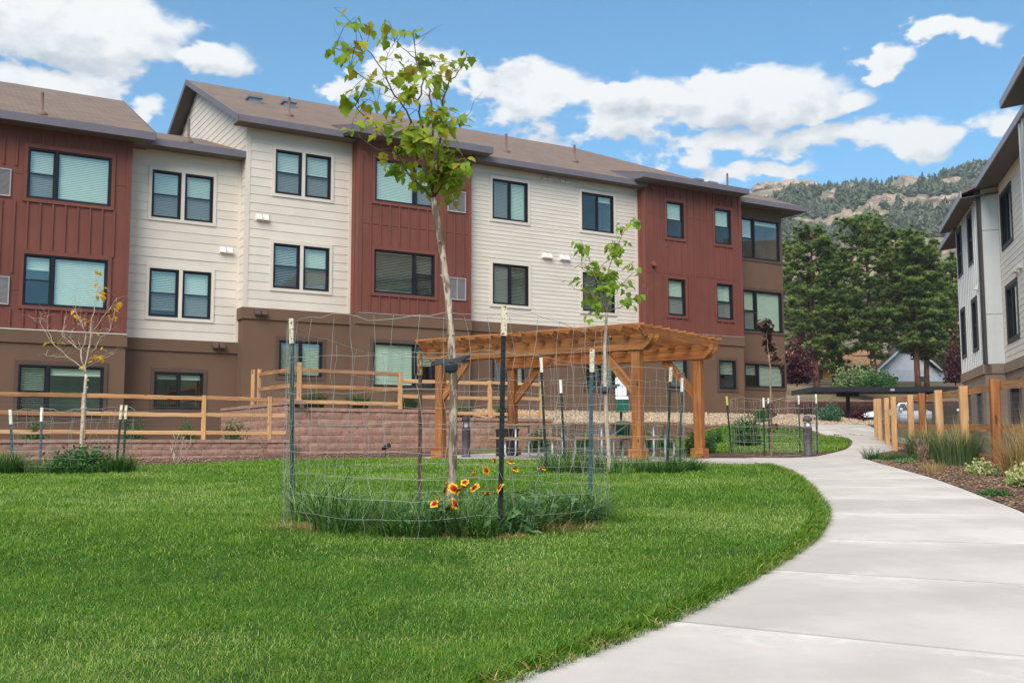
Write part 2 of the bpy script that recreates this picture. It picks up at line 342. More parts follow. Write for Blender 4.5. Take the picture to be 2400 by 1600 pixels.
class MB:
    def __init__(s): s.v = []; s.f = []; s.sm = []
    def add(s, vs, fs, smooth=False):
        b = len(s.v); s.v += [tuple(p) for p in vs]; s.f += [tuple(i+b for i in f) for f in fs]; s.sm += [smooth]*len(fs)
    def box(s, x0, x1, y0, y1, z0, z1):
        s.add([(x0,y0,z0),(x1,y0,z0),(x1,y1,z0),(x0,y1,z0),(x0,y0,z1),(x1,y0,z1),(x1,y1,z1),(x0,y1,z1)],
              [(0,3,2,1),(4,5,6,7),(0,1,5,4),(1,2,6,5),(2,3,7,6),(3,0,4,7)]); return s
    def tube(s, pts, rad, n=8, cap=True, smooth=True):
        pts = [Vector(p) for p in pts]; rad = rad if isinstance(rad, (list, tuple)) else [rad]*len(pts)
        rings = []; ref = None; L = len(pts)
        for i, p in enumerate(pts):
            t = (pts[min(i+1, L-1)]-pts[max(i-1, 0)])
            t = t.normalized() if t.length > 1e-9 else Vector((0,0,1))
            if ref is None: ref = Vector((1,0,0)) if abs(t.x) < .8 else Vector((0,1,0))
            a = (ref-t*ref.dot(t)); a = a.normalized() if a.length > 1e-6 else t.orthogonal().normalized()
            ref = a; b = t.cross(a)
            rings.append([p+(a*cos(2*pi*k/n)+b*sin(2*pi*k/n))*rad[i] for k in range(n)])
        vs = [v for r in rings for v in r]; fs = []
        for i in range(L-1):
            for k in range(n): fs.append((i*n+k, i*n+(k+1)%n, (i+1)*n+(k+1)%n, (i+1)*n+k))
        s.add(vs, fs, smooth)
        if cap:
            b = len(s.v)-len(vs); s.f.append(tuple(b+k for k in reversed(range(n)))); s.f.append(tuple(b+(L-1)*n+k for k in range(n))); s.sm += [False]*2
        return s
    def lathe(s, prof, n=16, c=(0,0,0), smooth=True):
        vs = [(c[0]+r*cos(2*pi*k/n), c[1]+r*sin(2*pi*k/n), c[2]+z) for r, z in prof for k in range(n)]; fs = []
        for i in range(len(prof)-1):
            for k in range(n): fs.append((i*n+k, i*n+(k+1)%n, (i+1)*n+(k+1)%n, (i+1)*n+k))
        fs.append(tuple(range(n))[::-1]); fs.append(tuple((len(prof)-1)*n+k for k in range(n)))
        s.add(vs, fs, smooth); return s
    def prism(s, poly, axis, a, b):
        """polygon (2-D) extruded along axis ('x','y','z') from a to b"""
        def P(p, w): return {'x': (w, p[0], p[1]), 'y': (p[0], w, p[1]), 'z': (p[0], p[1], w)}[axis]
        n = len(poly); vs = [P(p, a) for p in poly]+[P(p, b) for p in poly]
        s.add(vs, [tuple(range(n))[::-1], tuple(range(n, 2*n))]+[(i, (i+1)%n, n+(i+1)%n, n+i) for i in range(n)]); return s
    def slab(s, poly, th):
        """3-D polygon extruded downwards by th"""
        n = len(poly); vs = [tuple(p) for p in poly]+[(p[0], p[1], p[2]-th) for p in poly]
        s.add(vs, [tuple(range(n)), tuple(range(n, 2*n))[::-1]]+[(i, n+i, n+(i+1)%n, (i+1)%n) for i in range(n)]); return s
    def mesh(s, name, m, off=(0,0,0), fn=None):
        me = bpy.data.meshes.new(name)
        V = s.v if fn is None else [fn(*p) for p in s.v]
        me.from_pydata([(p[0]-off[0], p[1]-off[1], p[2]-off[2]) for p in V], [], s.f); me.materials.append(M[m])
        me.polygons.foreach_set('use_smooth', s.sm)
        import bmesh
        bm = bmesh.new(); bm.from_mesh(me); bmesh.ops.recalc_face_normals(bm, faces=bm.faces); bm.to_mesh(me); bm.free()
        me.update(); return me
    def build(s, name, m, parent=None, off=(0,0,0), fn=None, **kw):
        return link(name, s.mesh(name, m, off, fn), None, parent, **kw)

_timber = {}
def timber_mesh(L, w, h, ch, m, ends=None):
    """chamfered timber along local X from 0 to L; ends: list of (x offsets) for a shaped tail"""
    key = (round(L, 3), round(w, 3), round(h, 3), ch, m, ends)
    if key in _timber: return _timber[key]
    b = MB(); c = ch
    pr = [(-w/2+c, -h/2), (w/2-c, -h/2), (w/2, -h/2+c), (w/2, h/2-c), (w/2-c, h/2), (-w/2+c, h/2), (-w/2, h/2-c), (-w/2, -h/2+c)]
    if ends is None:
        b.prism(pr, 'x', 0, L)
    else:
        poly = [(-e, z) for e, z in ends]  # profile in (x,z) at the start; mirrored at the end
        prof = [(e, z) for e, z in ends]+[(L-e, z) for e, z in reversed(ends)]
        b.prism(prof, 'y', -w/2, w/2)
    me = b.mesh('timber', m); _timber[key] = me; return me
def timber(name, p0, p1, w, h, m, parent, ch=.006, roll=0.0, ends=None, **kw):
    p0, p1 = Vector(p0), Vector(p1); d = p1-p0; L = d.length; x = d.normalized()
    up = Vector((0,0,1)) if abs(x.z) < .95 else Vector((0,1,0))
    y = up.cross(x).normalized(); z = x.cross(y)
    R0 = Matrix((x, y, z)).transposed() @ Matrix.Rotation(roll, 3, 'X')
    o = link(name, timber_mesh(L, w, h, ch, m, ends), None, parent, **kw); o.location = p0; o.rotation_euler = R0.to_euler(); return o
def inpoly(x, y, poly):
    x = np.asarray(x); y = np.asarray(y); r = np.zeros(x.shape, bool); n = len(poly)
    for i in range(n):
        x0, y0 = poly[i]; x1, y1 = poly[(i+1) % n]
        c = ((y0 > y) != (y1 > y)); xi = x0+(y-y0)*(x1-x0)/((y1-y0) if y1 != y0 else 1e-9); r ^= c & (x < xi)
    return r
def smooth_line(pts, n=6):
    """Catmull-Rom through 2-D points"""
    P = [np.array(p, float) for p in pts]; P = [2*P[0]-P[1]]+P+[2*P[-1]-P[-2]]; out = []
    for i in range(1, len(P)-2):
        for k in range(n):
            t = k/n; a, b, c, d = P[i-1:i+3]
            out.append(tuple(.5*((2*b)+(c-a)*t+(2*a-5*b+4*c-d)*t*t+(3*b-a-3*c+d)*t**3)))
    out.append(tuple(P[-2])); return out
# ------------------------------------------------------------------ terrain
TH = radians(31.07); TU = Vector((cos(TH), sin(TH))); TN = Vector((-sin(TH), cos(TH)))     # along / behind the long facade
_ys = [-400,-20,0,4,8,12,16,20,24,28,34,45,66,73,75,90,110,150,260,420,3000]
_zs = [-3,-.7,0,.165,.33,.46,.56,.65,.66,.8,1.15,1.5,2.05,2.3,3.4,5.9,8,11,18,24,24]
def zt(x, y):
    x = np.asarray(x, float); y = np.asarray(y, float)
    z = np.interp(y, _ys, _zs)
    u = x*TU.x+y*TU.y; d = x*TN.x+y*TN.y
    w = np.clip((u-15.6)/1.0, 0, 1)*np.clip((40-u)/6, 0, 1)
    b = np.interp(d, [22.3, 24, 27, 30.9, 60], [0, .86, 1.62, 2.12, 2.12])
    z = z+np.maximum(b-z, 0)*w*np.clip((d-22.3)*2, 0, 1)
    return z
def zf(x, y): return float(zt(x, y))
def ud(u, d): return (u*TU.x+d*TN.x, u*TU.y+d*TN.y)

xs = np.unique(np.concatenate([np.linspace(-900, -60, 22), np.linspace(-60, -24, 19), np.arange(-24, 24, .6), np.linspace(24, 60, 19), np.linspace(60, 900, 22)]))
ysg = np.unique(np.concatenate([np.linspace(-500, -12, 20), np.arange(-12, 60, .6), np.linspace(60, 110, 40), np.linspace(110, 900, 40)]))
X, Y = np.meshgrid(xs, ysg); Z = zt(X, Y)
Vg = np.stack([X, Y, Z], -1).reshape(-1, 3); nx, ny = len(xs), len(ysg)
ii = (np.arange(ny-1)[:, None]*nx+np.arange(nx-1)[None]).ravel()
link('ground', npmesh('ground', Vg, np.stack([ii, ii+1, ii+nx+1, ii+nx], -1), 'dirt', True), label='bare earth and rough grass ground of the hillside site', kind='structure')

from mathutils.geometry import delaunay_2d_cdt
def sheet(name, poly, dz, m, label=None, res=.6, kind='structure', zfun=None, **kw):
    poly = [tuple(map(float, p)) for p in poly]; bnd = []
    for i, p in enumerate(poly):
        q = poly[(i+1) % len(poly)]; L = math.hypot(q[0]-p[0], q[1]-p[1]); k = max(1, int(L/res))
        bnd += [(p[0]+(q[0]-p[0])*j/k, p[1]+(q[1]-p[1])*j/k) for j in range(k)]
    a = np.array(bnd); gx, gy = np.meshgrid(np.arange(a[:,0].min(), a[:,0].max(), res), np.arange(a[:,1].min(), a[:,1].max(), res))
    ok = inpoly(gx.ravel(), gy.ravel(), bnd); pts = bnd+list(zip(gx.ravel()[ok], gy.ravel()[ok]))
    r = delaunay_2d_cdt([Vector(p) for p in pts], [], [list(range(len(bnd)))], 1, 1e-4)
    zz = zfun or zf
    V = [(p.x, p.y, zz(p.x, p.y)+dz) for p in r[0]]
    me = bpy.data.meshes.new(name); me.from_pydata(V, [], r[2]); me.materials.append(M[m]); me.polygons.foreach_set('use_smooth', [True]*len(r[2])); me.update()
    return link(name, me, label=label, kind=kind, **kw)

# path: pairs of joint ends (left edge, right edge)
PAIRS = [((-2.0,.9),(-.5,-.2)),((-1.15,2.2),(.35,1.15)),((-.22,3.45),(1.25,2.5)),((.68,4.70),(2.12,3.95)),((1.45,6.08),(3.0,5.45)),((2.10,7.40),(3.72,7.05)),((2.74,9.20),(4.42,9.02)),((3.08,10.6),(4.80,10.58)),
         ((3.46,12.2),(5.2,12.25)),((3.78,13.75),(5.58,13.85)),((4.06,15.25),(5.9,15.45)),((4.27,16.75),(6.22,17.05)),((4.42,18.25),(6.55,18.7)),((4.55,19.8),(6.9,20.2)),((5.35,21.6),(7.4,21.9)),((6.55,23.3),(8.2,23.7)),((7.6,25.2),(9.1,25.8)),
         ((8.6,27.2),(10.15,27.6)),((9.35,28.9),(11.1,29.2)),((10.0,30.6),(11.95,31.2)),((10.55,32.3),(12.5,32.7)),((10.95,34.0),(12.85,34.8)),((11.1,35.6),(13.3,37.2)),((10.8,37.0),(13.7,39.8)),((10.1,38.4),(13.0,42.6)),((9.0,39.3),(10.5,43.3))]
def cat(P, i, t):
    n = len(P); g = lambda k: np.array(P[min(max(k, 0), n-1)], float); a, b, c, d = g(i-1), g(i), g(i+1), g(i+2)
    return .5*((2*b)+(c-a)*t+(2*a-5*b+4*c-d)*t*t+(3*b-a-3*c+d)*t**3)
LP = [p[0] for p in PAIRS]; RP = [p[1] for p in PAIRS]
left_edge = [tuple(cat(LP, i, t)) for i in range(len(LP)-1) for t in (0, .25, .5, .75)]+[LP[-1]]
right_edge = [tuple(cat(RP, i, t)) for i in range(len(RP)-1) for t in (0, .25, .5, .75)]+[RP[-1]]
sheet('path', left_edge+right_edge[::-1], .006, 'slabjoint', 'pale concrete garden path curving from the foreground up to the carport')
path = bpy.data.objects['path']
for i in range(len(PAIRS)-1):
    NV, NU = 8, 6; V = []; E = []
    L0 = np.linalg.norm(cat(LP, i, 0)-cat(LP, i, 1))
    for a in range(NV+1):
        t = a/NV; g = .015/L0
        tt = g+(1-2*g)*t; l = cat(LP, i, tt); r_ = cat(RP, i, tt)
        for b in range(NU+1):
            s = b/NU; p = l+(r_-l)*s; edgez = -.006 if a in (0, NV) or b in (0, NU) else 0
            if a in (0, NV): pass
            V.append((p[0], p[1], zf(*p)+.032+edgez)); E.append(max((t-.70)*3.3, .6*(1-t*9), .62*(1-min(s, 1-s)*7), 0))
    F = [(a*(NU+1)+b, a*(NU+1)+b+1, (a+1)*(NU+1)+b+1, (a+1)*(NU+1)+b) for a in range(NV) for b in range(NU)]
    ring = [b for b in range(NU+1)]+[(a)*(NU+1)+NU for a in range(1, NV+1)]+[NV*(NU+1)+b for b in range(NU-1, -1, -1)]+[a*(NU+1) for a in range(NV-1, 0, -1)]
    base = len(V)
    for k in ring: V.append((V[k][0], V[k][1], V[k][2]-.10)); E.append(.3)
    n = len(ring); F += [(ring[k], base+k, base+(k+1) % n, ring[(k+1) % n]) for k in range(n)]
    c = np.mean(np.array(V), 0); me = bpy.data.meshes.new('concrete_slab'); me.from_pydata([tuple(np.array(v)-c*np.array([1,1,0])) for v in V], [], F)
    at = me.attributes.new('edge', 'FLOAT', 'POINT'); at.data.foreach_set('value', E); me.materials.append(M['concrete'])
    link('concrete_slab', me, parent=path, loc=(c[0], c[1], 0))

# pergola frame of reference
PA = Vector((.819, -.574)); PB = Vector((.574, .819)); PO = Vector((2.46, 20.3))
def pg(a, b): return (PO.x+PA.x*a+PB.x*b, PO.y+PA.y*a+PB.y*b)
patio_poly = [pg(-6.0, -.55), pg(.35, -.55), (4.40,18.9), (4.55,19.8), (5.35,21.6), (6.5,23.25), (5.3,23.6), pg(.9, 3.6), pg(-6.0, 3.9)]
def flatz(z): return lambda x, y: z
sheet('patio', patio_poly, .0, 'concrete', 'concrete patio under the timber pergola', zfun=lambda x, y: max(.672, zf(x, y)+.014))
PZ = .672
_pe = MB(); _n = len(patio_poly)
for i in range(_n):
    a, b = patio_poly[i], patio_poly[(i+1) % _n]; k = max(1, int(math.hypot(b[0]-a[0], b[1]-a[1])/.5))
    for j in range(k):
        q0 = (a[0]+(b[0]-a[0])*j/k, a[1]+(b[1]-a[1])*j/k); q1 = (a[0]+(b[0]-a[0])*(j+1)/k, a[1]+(b[1]-a[1])*(j+1)/k); z0, z1 = max(.672, zf(*q0)+.014), max(.672, zf(*q1)+.014)
        _pe.add([(*q0, z0), (*q1, z1), (*q1, z1-.25), (*q0, z0-.25)], [(0, 1, 2, 3)])
_pe.build('slab_edge', 'concrete', bpy.data.objects['patio'])
# lawns
lawn_edge = [(-2.9,23.2),(-3.24,22.6),(-4.57,21.07),(-5.53,19.28),(-6.5,17.64),(-7.3,15.6),(-9.4,13.9),(-16,12.4)]
lawn_edge = smooth_line(lawn_edge, 4)
li = [p for p in left_edge if 0.9 <= p[1] <= 18.4]
lawn_poly = li+[pg(.3, -.58), pg(-6.0, -.58)]+lawn_edge+[(-16,-1),(-2.4,-1)]
sheet('lawn', lawn_poly, .012, 'turf', 'mown green lawn between the path and the retaining wall')
lawn2 = [(4.2,26.9),(6.4,26.4),(8.3,27.0),(9.25,28.8),(9.92,30.6),(10.47,32.3),(10.87,34),(11.0,35.6),(10.6,37.0),(7.6,36.2),(4.6,31.4)]
sheet('lawn', lawn2, .012, 'turf', 'small rounded lawn beyond the bollard beside the path')
# planting beds
sheet('mulch_bed', [ud(-9,23.9),ud(-9,24.72)]+[ud(u, 24.72) for u in np.arange(-8, 8.7, 2)]+[ud(8.5,25.1),ud(13,25.1),ud(13,22.8),pg(-6.1,3.95),pg(-6.1,-.6)]+lawn_edge, .006, 'mulchbed', 'strip of wood mulch along the foot of the retaining wall')
_re = [(q[0]+.06, q[1]) for q in right_edge if -.2 < q[1] < 20.3]
RBED = [(7.45,21.0),(7.55,21.9),(8.3,23.7),(9.2,25.8),(10.25,27.6),(11.2,29.2),(12.2,31.2),(13.0,31.8),(14.5,30),(10.6,14),(8.6,6),(6,-.3)]+_re
sheet('mulch_bed', RBED, .008, 'mulchbed', 'brown wood mulch bed between the path and the right hand fence')
sheet('mulch_bed', [(5.4,24.0),(6.55,23.4),(7.5,25.2),(8.45,27.2),(8.05,26.95),(6.4,26.35),(4.2,26.8),(4.1,24.8)], .009, 'mulchbed', 'crescent of mulch around the bollard')
sheet('mulch_bed', [ud(13.2,22.6),ud(16.4,25.0),ud(16.6,27.2),ud(29,27.4),ud(36,27.4),(10.2,37.0),(7.6,36.4),(4.3,31.2),(3.8,26.6),pg(.5,3.9),pg(-3,4.1)], .006, 'mulchbed', 'mulched bank between the pergola and the gravel')
sheet('gravel_bed', [ud(16.5,27.0),ud(16.5,31.5),ud(24.5,31.4),ud(34.5,31.6),ud(34.8,27.5),ud(25,26.9)], .014, 'gravel', 'bed of tan river gravel along the foot of the apartment building')
sheet('terrace', [ud(-14,24.86),ud(8.66,24.86),ud(8.66,32.5),ud(-14,32.5)], 0, 'soil', 'lower planted terrace behind the long retaining wall', zfun=flatz(1.04))
sheet('terrace', [ud(8.7,25.25),ud(13.15,25.25),ud(13.15,31.9),ud(8.7,31.9)], 0, 'gravel', 'upper gravel terrace behind the taller retaining wall', zfun=flatz(1.86))
sheet('terrace', [ud(13.16,25.25),ud(16.6,25.25),ud(16.6,31.7),ud(13.16,31.7)], 0, 'gravel', 'stepped down gravel terrace at the end of the taller retaining wall', zfun=flatz(1.62))
sheet('parking_lot', [(14.5,47),(60,47),(60,73.5),(10,73.5),(10,60)], .02, 'asphalt', 'asphalt parking lot in front of the carport')

# ------------------------------------------------------------------ grass blades
def blades(P, h, w, lean, rng, segs=2, curl=.5, tint=None, az=None):
    """tapered bent blades at points P (n,3): heights h, widths w, lean (sideways fraction). returns V,F,tint"""
    n = len(P); a = rng.uniform(0, 2*pi, n) if az is None else az; dirx, diry = np.cos(a), np.sin(a)
    px, py = -diry, dirx
    V = []; T = []
    tint = rng.uniform(0, 1, n) if tint is None else tint
    lv = np.linspace(0, 1, segs+1)
    for k, t in enumerate(lv):
        off = lean*h*(t**(1+curl)); hz = h*t*(1-.35*lean*t*min(1, curl*1.5))
        cx = P[:,0]+dirx*off; cy = P[:,1]+diry*off; cz = P[:,2]+hz
        ww = w*(1-t)**.6/2
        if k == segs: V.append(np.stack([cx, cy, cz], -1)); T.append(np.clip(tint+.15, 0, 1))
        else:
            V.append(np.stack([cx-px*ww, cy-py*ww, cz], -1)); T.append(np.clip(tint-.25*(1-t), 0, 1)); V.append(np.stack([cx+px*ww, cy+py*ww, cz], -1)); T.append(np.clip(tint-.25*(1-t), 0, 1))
    V = np.concatenate(V); T = np.concatenate(T); idx = np.arange(n); F = []
    for k in range(segs):
        l0 = idx+2*k*n; r0 = idx+(2*k+1)*n
        if k == segs-1: F.append(np.stack([l0, r0, idx+2*segs*n], -1))
        else:
            l1 = idx+(2*k+2)*n; r1 = idx+(2*k+3)*n; F += [np.stack([l0, r0, r1], -1), np.stack([l0, r1, l1], -1)]
    return V, np.concatenate(F), T
def merge(parts):
    V, F, T, b = [], [], [], 0
    for v, f, t in parts: V.append(v); F.append(f+b); T.append(t); b += len(v)
    return np.concatenate(V), np.concatenate(F), np.concatenate(T)
def sample(poly, n, rng):
    a = np.array(poly); out = np.zeros((0, 2))
    while len(out) < n:
        q = rng.uniform(a.min(0), a.max(0), (n*2, 2)); out = np.concatenate([out, q[inpoly(q[:,0], q[:,1], poly)]])
    return out[:n]
def valnoise(x, y, seed, s):
    r = np.random.default_rng(seed); g = r.uniform(0, 1, (64, 64)); x = np.asarray(x)*s+100; y = np.asarray(y)*s+100
    i = np.floor(x).astype(int); j = np.floor(y).astype(int); fx = x-i; fy = y-j; fx = fx*fx*(3-2*fx); fy = fy*fy*(3-2*fy)
    G = lambda a, b: g[a % 64, b % 64]
    return (G(i,j)*(1-fx)+G(i+1,j)*fx)*(1-fy)+(G(i,j+1)*(1-fx)+G(i+1,j+1)*fx)*fy
def area(poly):
    a = np.array(poly); x, y = a[:,0], a[:,1]; return abs(np.dot(x, np.roll(y, 1))-np.dot(y, np.roll(x, 1)))/2
def clipband(poly, lo, hi):
    def cut(P, v, sgn):
        out = []
        for i, p in enumerate(P):
            q = P[(i+1) % len(P)]; a, b = sgn*(p[1]-v), sgn*(q[1]-v)
            if a >= 0: out.append(p)
            if (a >= 0) != (b >= 0): t = a/(a-b); out.append((p[0]+(q[0]-p[0])*t, v))
        return out
    return cut(cut(list(poly), lo, 1), hi, -1)
def lawn_blades(poly, bands, name, label):
    rng = np.random.default_rng(11); parts = []
    for (lo, hi, dens, w, h, segs) in bands:
        pb = clipband(poly, lo, hi)
        # only the part of the lawn near the field of view
        vis = np.array(pb)
        if len(vis) < 3: continue
        n = int(area(pb)*dens); q = sample(pb, n, rng); q = q[np.abs(q[:,0]) < q[:,1]*.52+.8]; n = len(q)
        patch = valnoise(q[:,0], q[:,1], 3, .9)*.35+valnoise(q[:,0], q[:,1], 4, 3.1)*.35+valnoise(q[:,0], q[:,1], 5, 9)*.30
        pale = np.clip((valnoise(q[:,0], q[:,1], 13, .55)*.6+valnoise(q[:,0], q[:,1], 14, 2.3)*.4-.50)*4, 0, 1)   # thin, straw-mixed patches
        swirl = rng.uniform(0, 2*pi, n)
        ti = np.clip(.12+patch*.62+rng.normal(0, .17, n), 0, .88); ti = np.clip(ti+.12*pale, 0, .9); ti[rng.uniform(0,1,n) < .06+.26*pale] = .98
        hh = h*rng.uniform(.45, 1.25, n)*(.75+.5*patch)*(1-.2*pale)
        z = zt(q[:,0], q[:,1])+.008
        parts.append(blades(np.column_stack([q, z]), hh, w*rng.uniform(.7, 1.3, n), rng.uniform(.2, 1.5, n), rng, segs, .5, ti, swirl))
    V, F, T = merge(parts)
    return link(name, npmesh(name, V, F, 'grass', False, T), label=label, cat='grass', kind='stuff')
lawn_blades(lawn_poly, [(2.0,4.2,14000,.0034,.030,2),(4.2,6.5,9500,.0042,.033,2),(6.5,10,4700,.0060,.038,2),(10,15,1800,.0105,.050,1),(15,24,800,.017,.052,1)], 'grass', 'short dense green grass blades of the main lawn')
lawn_blades(lawn2, [(26,38,420,.03,.08,1)], 'grass', 'short green grass blades of the small far lawn')
# ragged grass along the concrete edge
def edge_grass():
    rng = np.random.default_rng(5); e = np.array([p for p in left_edge if 2.0 < p[1] < 18.2]); seg = np.diff(e, axis=0); L = np.linalg.norm(seg, axis=1); parts = []
    for k in range(len(seg)):
        n = int(L[k]*(1500 if e[k][1] < 8 else 600)); t = rng.uniform(0, 1, n)[:, None]; nrm = np.array([-seg[k][1], seg[k][0]])/L[k]
        clump = valnoise(np.full(n, k*3.1)+t[:,0]*9, np.zeros(n), 9, 1.0)
        q = e[k]+seg[k]*t+nrm*rng.uniform(-.05, .12, n)[:, None]*1
        az = np.arctan2(-nrm[1], -nrm[0])+rng.normal(0, .9, n)
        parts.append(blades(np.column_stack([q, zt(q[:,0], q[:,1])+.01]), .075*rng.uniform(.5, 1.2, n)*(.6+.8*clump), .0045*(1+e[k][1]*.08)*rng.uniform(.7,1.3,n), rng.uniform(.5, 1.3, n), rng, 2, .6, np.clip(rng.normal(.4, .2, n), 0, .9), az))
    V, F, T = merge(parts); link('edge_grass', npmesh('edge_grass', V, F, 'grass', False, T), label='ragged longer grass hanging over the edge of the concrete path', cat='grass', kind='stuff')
    parts = []
    for k in range(len(seg)):
        n = int(L[k]*150); t = rng.uniform(0, 1, n)[:, None]; nrm = np.array([-seg[k][1], seg[k][0]])/L[k]
        keep = valnoise(np.full(n, k*1.7)+t[:,0]*5, np.zeros(n), 19, 1.0) > .55
        q = (e[k]+seg[k]*t+nrm*rng.uniform(-.06, .03, n)[:, None])[keep]; n = len(q)
        if n: parts.append(blades(np.column_stack([q, zt(q[:,0], q[:,1])+.03]), .05*rng.uniform(.5, 1.3, n), .005*(1+e[k][1]*.06)*np.ones(n), rng.uniform(1.0, 2.2, n), rng, 2, .4))
    V, F, T = merge(parts); link('dry_thatch', npmesh('dry_thatch', V, F, 'straw', False, T), label='dry straw coloured thatch along the lawn edge', cat='dry grass', kind='stuff')
edge_grass()

# loose chips, pebbles
def chips(name, poly, n, size, m, label, cat, dz=.015, flat=.25, zfun=None, maxy=99):
    rng = np.random.default_rng(abs(hash(name)) % 1000 if False else len(label)); q = sample(poly, n, rng); z = (zt(q[:,0], q[:,1]) if zfun is None else np.full(n, zfun))+dz
    s = size*rng.uniform(.5, 1.5, n); a = rng.uniform(0, pi, n); el = rng.uniform(.25, 1, n)
    base = np.array([[1,0,0],[0,1,0],[-1,0,0],[0,-1,0],[0,0,1],[0,0,-1]], float)
    B = np.repeat(base[None], n, 0)*np.stack([s, s*el, s*flat], -1)[:, None, :]; B = B+rng.normal(0, .18, B.shape)*s[:, None, None]*np.array([1, .6, flat])
    tl = rng.normal(0, .25, n); ca, sa = np.cos(a)[:, None], np.sin(a)[:, None]
    x = B[:,:,0]*ca-B[:,:,1]*sa; y = B[:,:,0]*sa+B[:,:,1]*ca; zz = B[:,:,2]+x*tl[:, None]*.4
    V = np.stack([x+q[:,0:1], y+q[:,1:2], zz+z[:, None]], -1).reshape(-1, 3)
    f = np.array([[0,1,4],[1,2,4],[2,3,4],[3,0,4],[1,0,5],[2,1,5],[3,2,5],[0,3,5]]); F = (f[None]+6*np.arange(n)[:, None, None]).reshape(-1, 3)
    link(name, npmesh(name, V, F, m), label=label, cat=cat, kind='stuff')
chips('wood_chips', _re+[(7.6,21.8),(9.2,21.5),(8.6,16),(7.8,11),(6.5,5),(4,1)], 14000, .028, 'chips', 'loose wood chips scattered over the right hand bed', 'wood chips')
chips('wood_chips', lawn_edge+[ud(0,24.6),ud(8.6,24.6),ud(8.6,25),ud(12.5,25)], 3500, .04, 'chips', 'loose wood chips along the foot of the retaining wall', 'wood chips')
chips('gravel', [ud(16.6,27.1),ud(16.6,30.8),ud(24.5,30.8),ud(34,31),ud(34.4,27.6),ud(25,27)], 9000, .07, 'gravel', 'loose tan pebbles of the gravel bed by the building', 'gravel', .03, .6)
chips('gravel', [ud(8.8,25.5),ud(13.1,25.5),ud(13.1,28),ud(8.8,28)], 1500, .05, 'gravel', 'pale pebbles on the upper terrace', 'gravel', .02, .6, 1.86)
# ------------------------------------------------------------------ building kit
class Bld:
    """local frame: u along the facade, d behind it (outwards is -d), z up"""
    def __init__(s, root, off, fn): s.root = root; s.off = off; s.fn = fn
    def put(s, mb, name, m, parent=None, **kw):
        """mesh in building coordinates, object origin at the building's base"""
        fn = s.fn; off = s.off
        return mb.build(name, m, parent or s.root, (0,0,0), lambda u, d, z: fn(u-off[0], d-off[1], z-off[2]), **kw)
    def bx(s, name, m, u0, u1, d0, d1, z0, z1, parent=None, **kw): return s.put(MB().box(u0, u1, d0, d1, z0, z1), name, m, parent, **kw)

def cells_wall(mb, u0, u1, z0, z1, d0, d1, holes):
    us = sorted({u0, u1, *[min(max(h[i], u0), u1) for h in holes for i in (0, 1)]}); zs = sorted({z0, z1, *[min(max(h[i], z0), z1) for h in holes for i in (2, 3)]})
    for a, b in zip(us, us[1:]):
        run = None
        for c, e in zip(zs, zs[1:]):
            hole = any(h[0] < (a+b)/2 < h[1] and h[2] < (c+e)/2 < h[3] for h in holes)
            if hole:
                if run: mb.box(a, b, d0, d1, run[0], run[1]); run = None
            else: run = (run[0], e) if run else (c, e)
        if run: mb.box(a, b, d0, d1, run[0], run[1])
def minus(a, b, cuts):
    segs = [(a, b)]
    for c0, c1 in cuts:
        n = []
        for s0, s1 in segs:
            if c1 <= s0 or c0 >= s1: n.append((s0, s1)); continue
            if c0 > s0: n.append((s0, c0))
            if c1 < s1: n.append((c1, s1))
        segs = n
    return [s_ for s_ in segs if s_[1]-s_[0] > .02]
TW = .10   # casing width
def sash(b, win, u0, u1, z0, z1, d, kind, blind, cover=1.0, tilt=.9):
    """one glazed light: slim sash bars, pane, blind behind it"""
    f = MB(); w = .034
    f.box(u0, u1, d-.012, d+.03, z0, z0+w); f.box(u0, u1, d-.012, d+.03, z1-w, z1); f.box(u0, u0+w, d-.012, d+.03, z0+w, z1-w); f.box(u1-w, u1, d-.012, d+.03, z0+w, z1-w)
    b.put(f, 'sash', 'frame', win)
    b.bx('pane', kind, u0+w-.004, u1-w+.004, d+.006, d+.012, z0+w-.004, z1-w+.004, win)
    if blind and cover > 0:
        g = MB(); n = max(2, int((z1-z0-2*w)*cover/.052)); zz = z1-w-.01
        for k in range(n):
            zc = zz-.052*(k+.5); hh = .026*sin(tilt); dd = .026*cos(tilt)
            g.add([(u0+w, d+.075-dd, zc-hh), (u1-w, d+.075-dd, zc-hh), (u1-w, d+.075+dd, zc+hh), (u0+w, d+.075+dd, zc+hh), (u0+w, d+.078-dd, zc-hh+.002), (u1-w, d+.078-dd, zc-hh+.002), (u1-w, d+.078+dd, zc+hh+.002), (u0+w, d+.078+dd, zc+hh+.002)],
                  [(0,1,2,3),(7,6,5,4),(0,4,5,1),(1,5,6,2),(2,6,7,3),(3,7,4,0)])
        g.box(u0+w, u1-w, d+.05, d+.10, zz-.052*n-.03, zz-.052*n-.005); g.box(u0+w, u1-w, d+.045, d+.105, zz-.01, zz+.03)
        b.put(g, 'blind', 'blind', win)
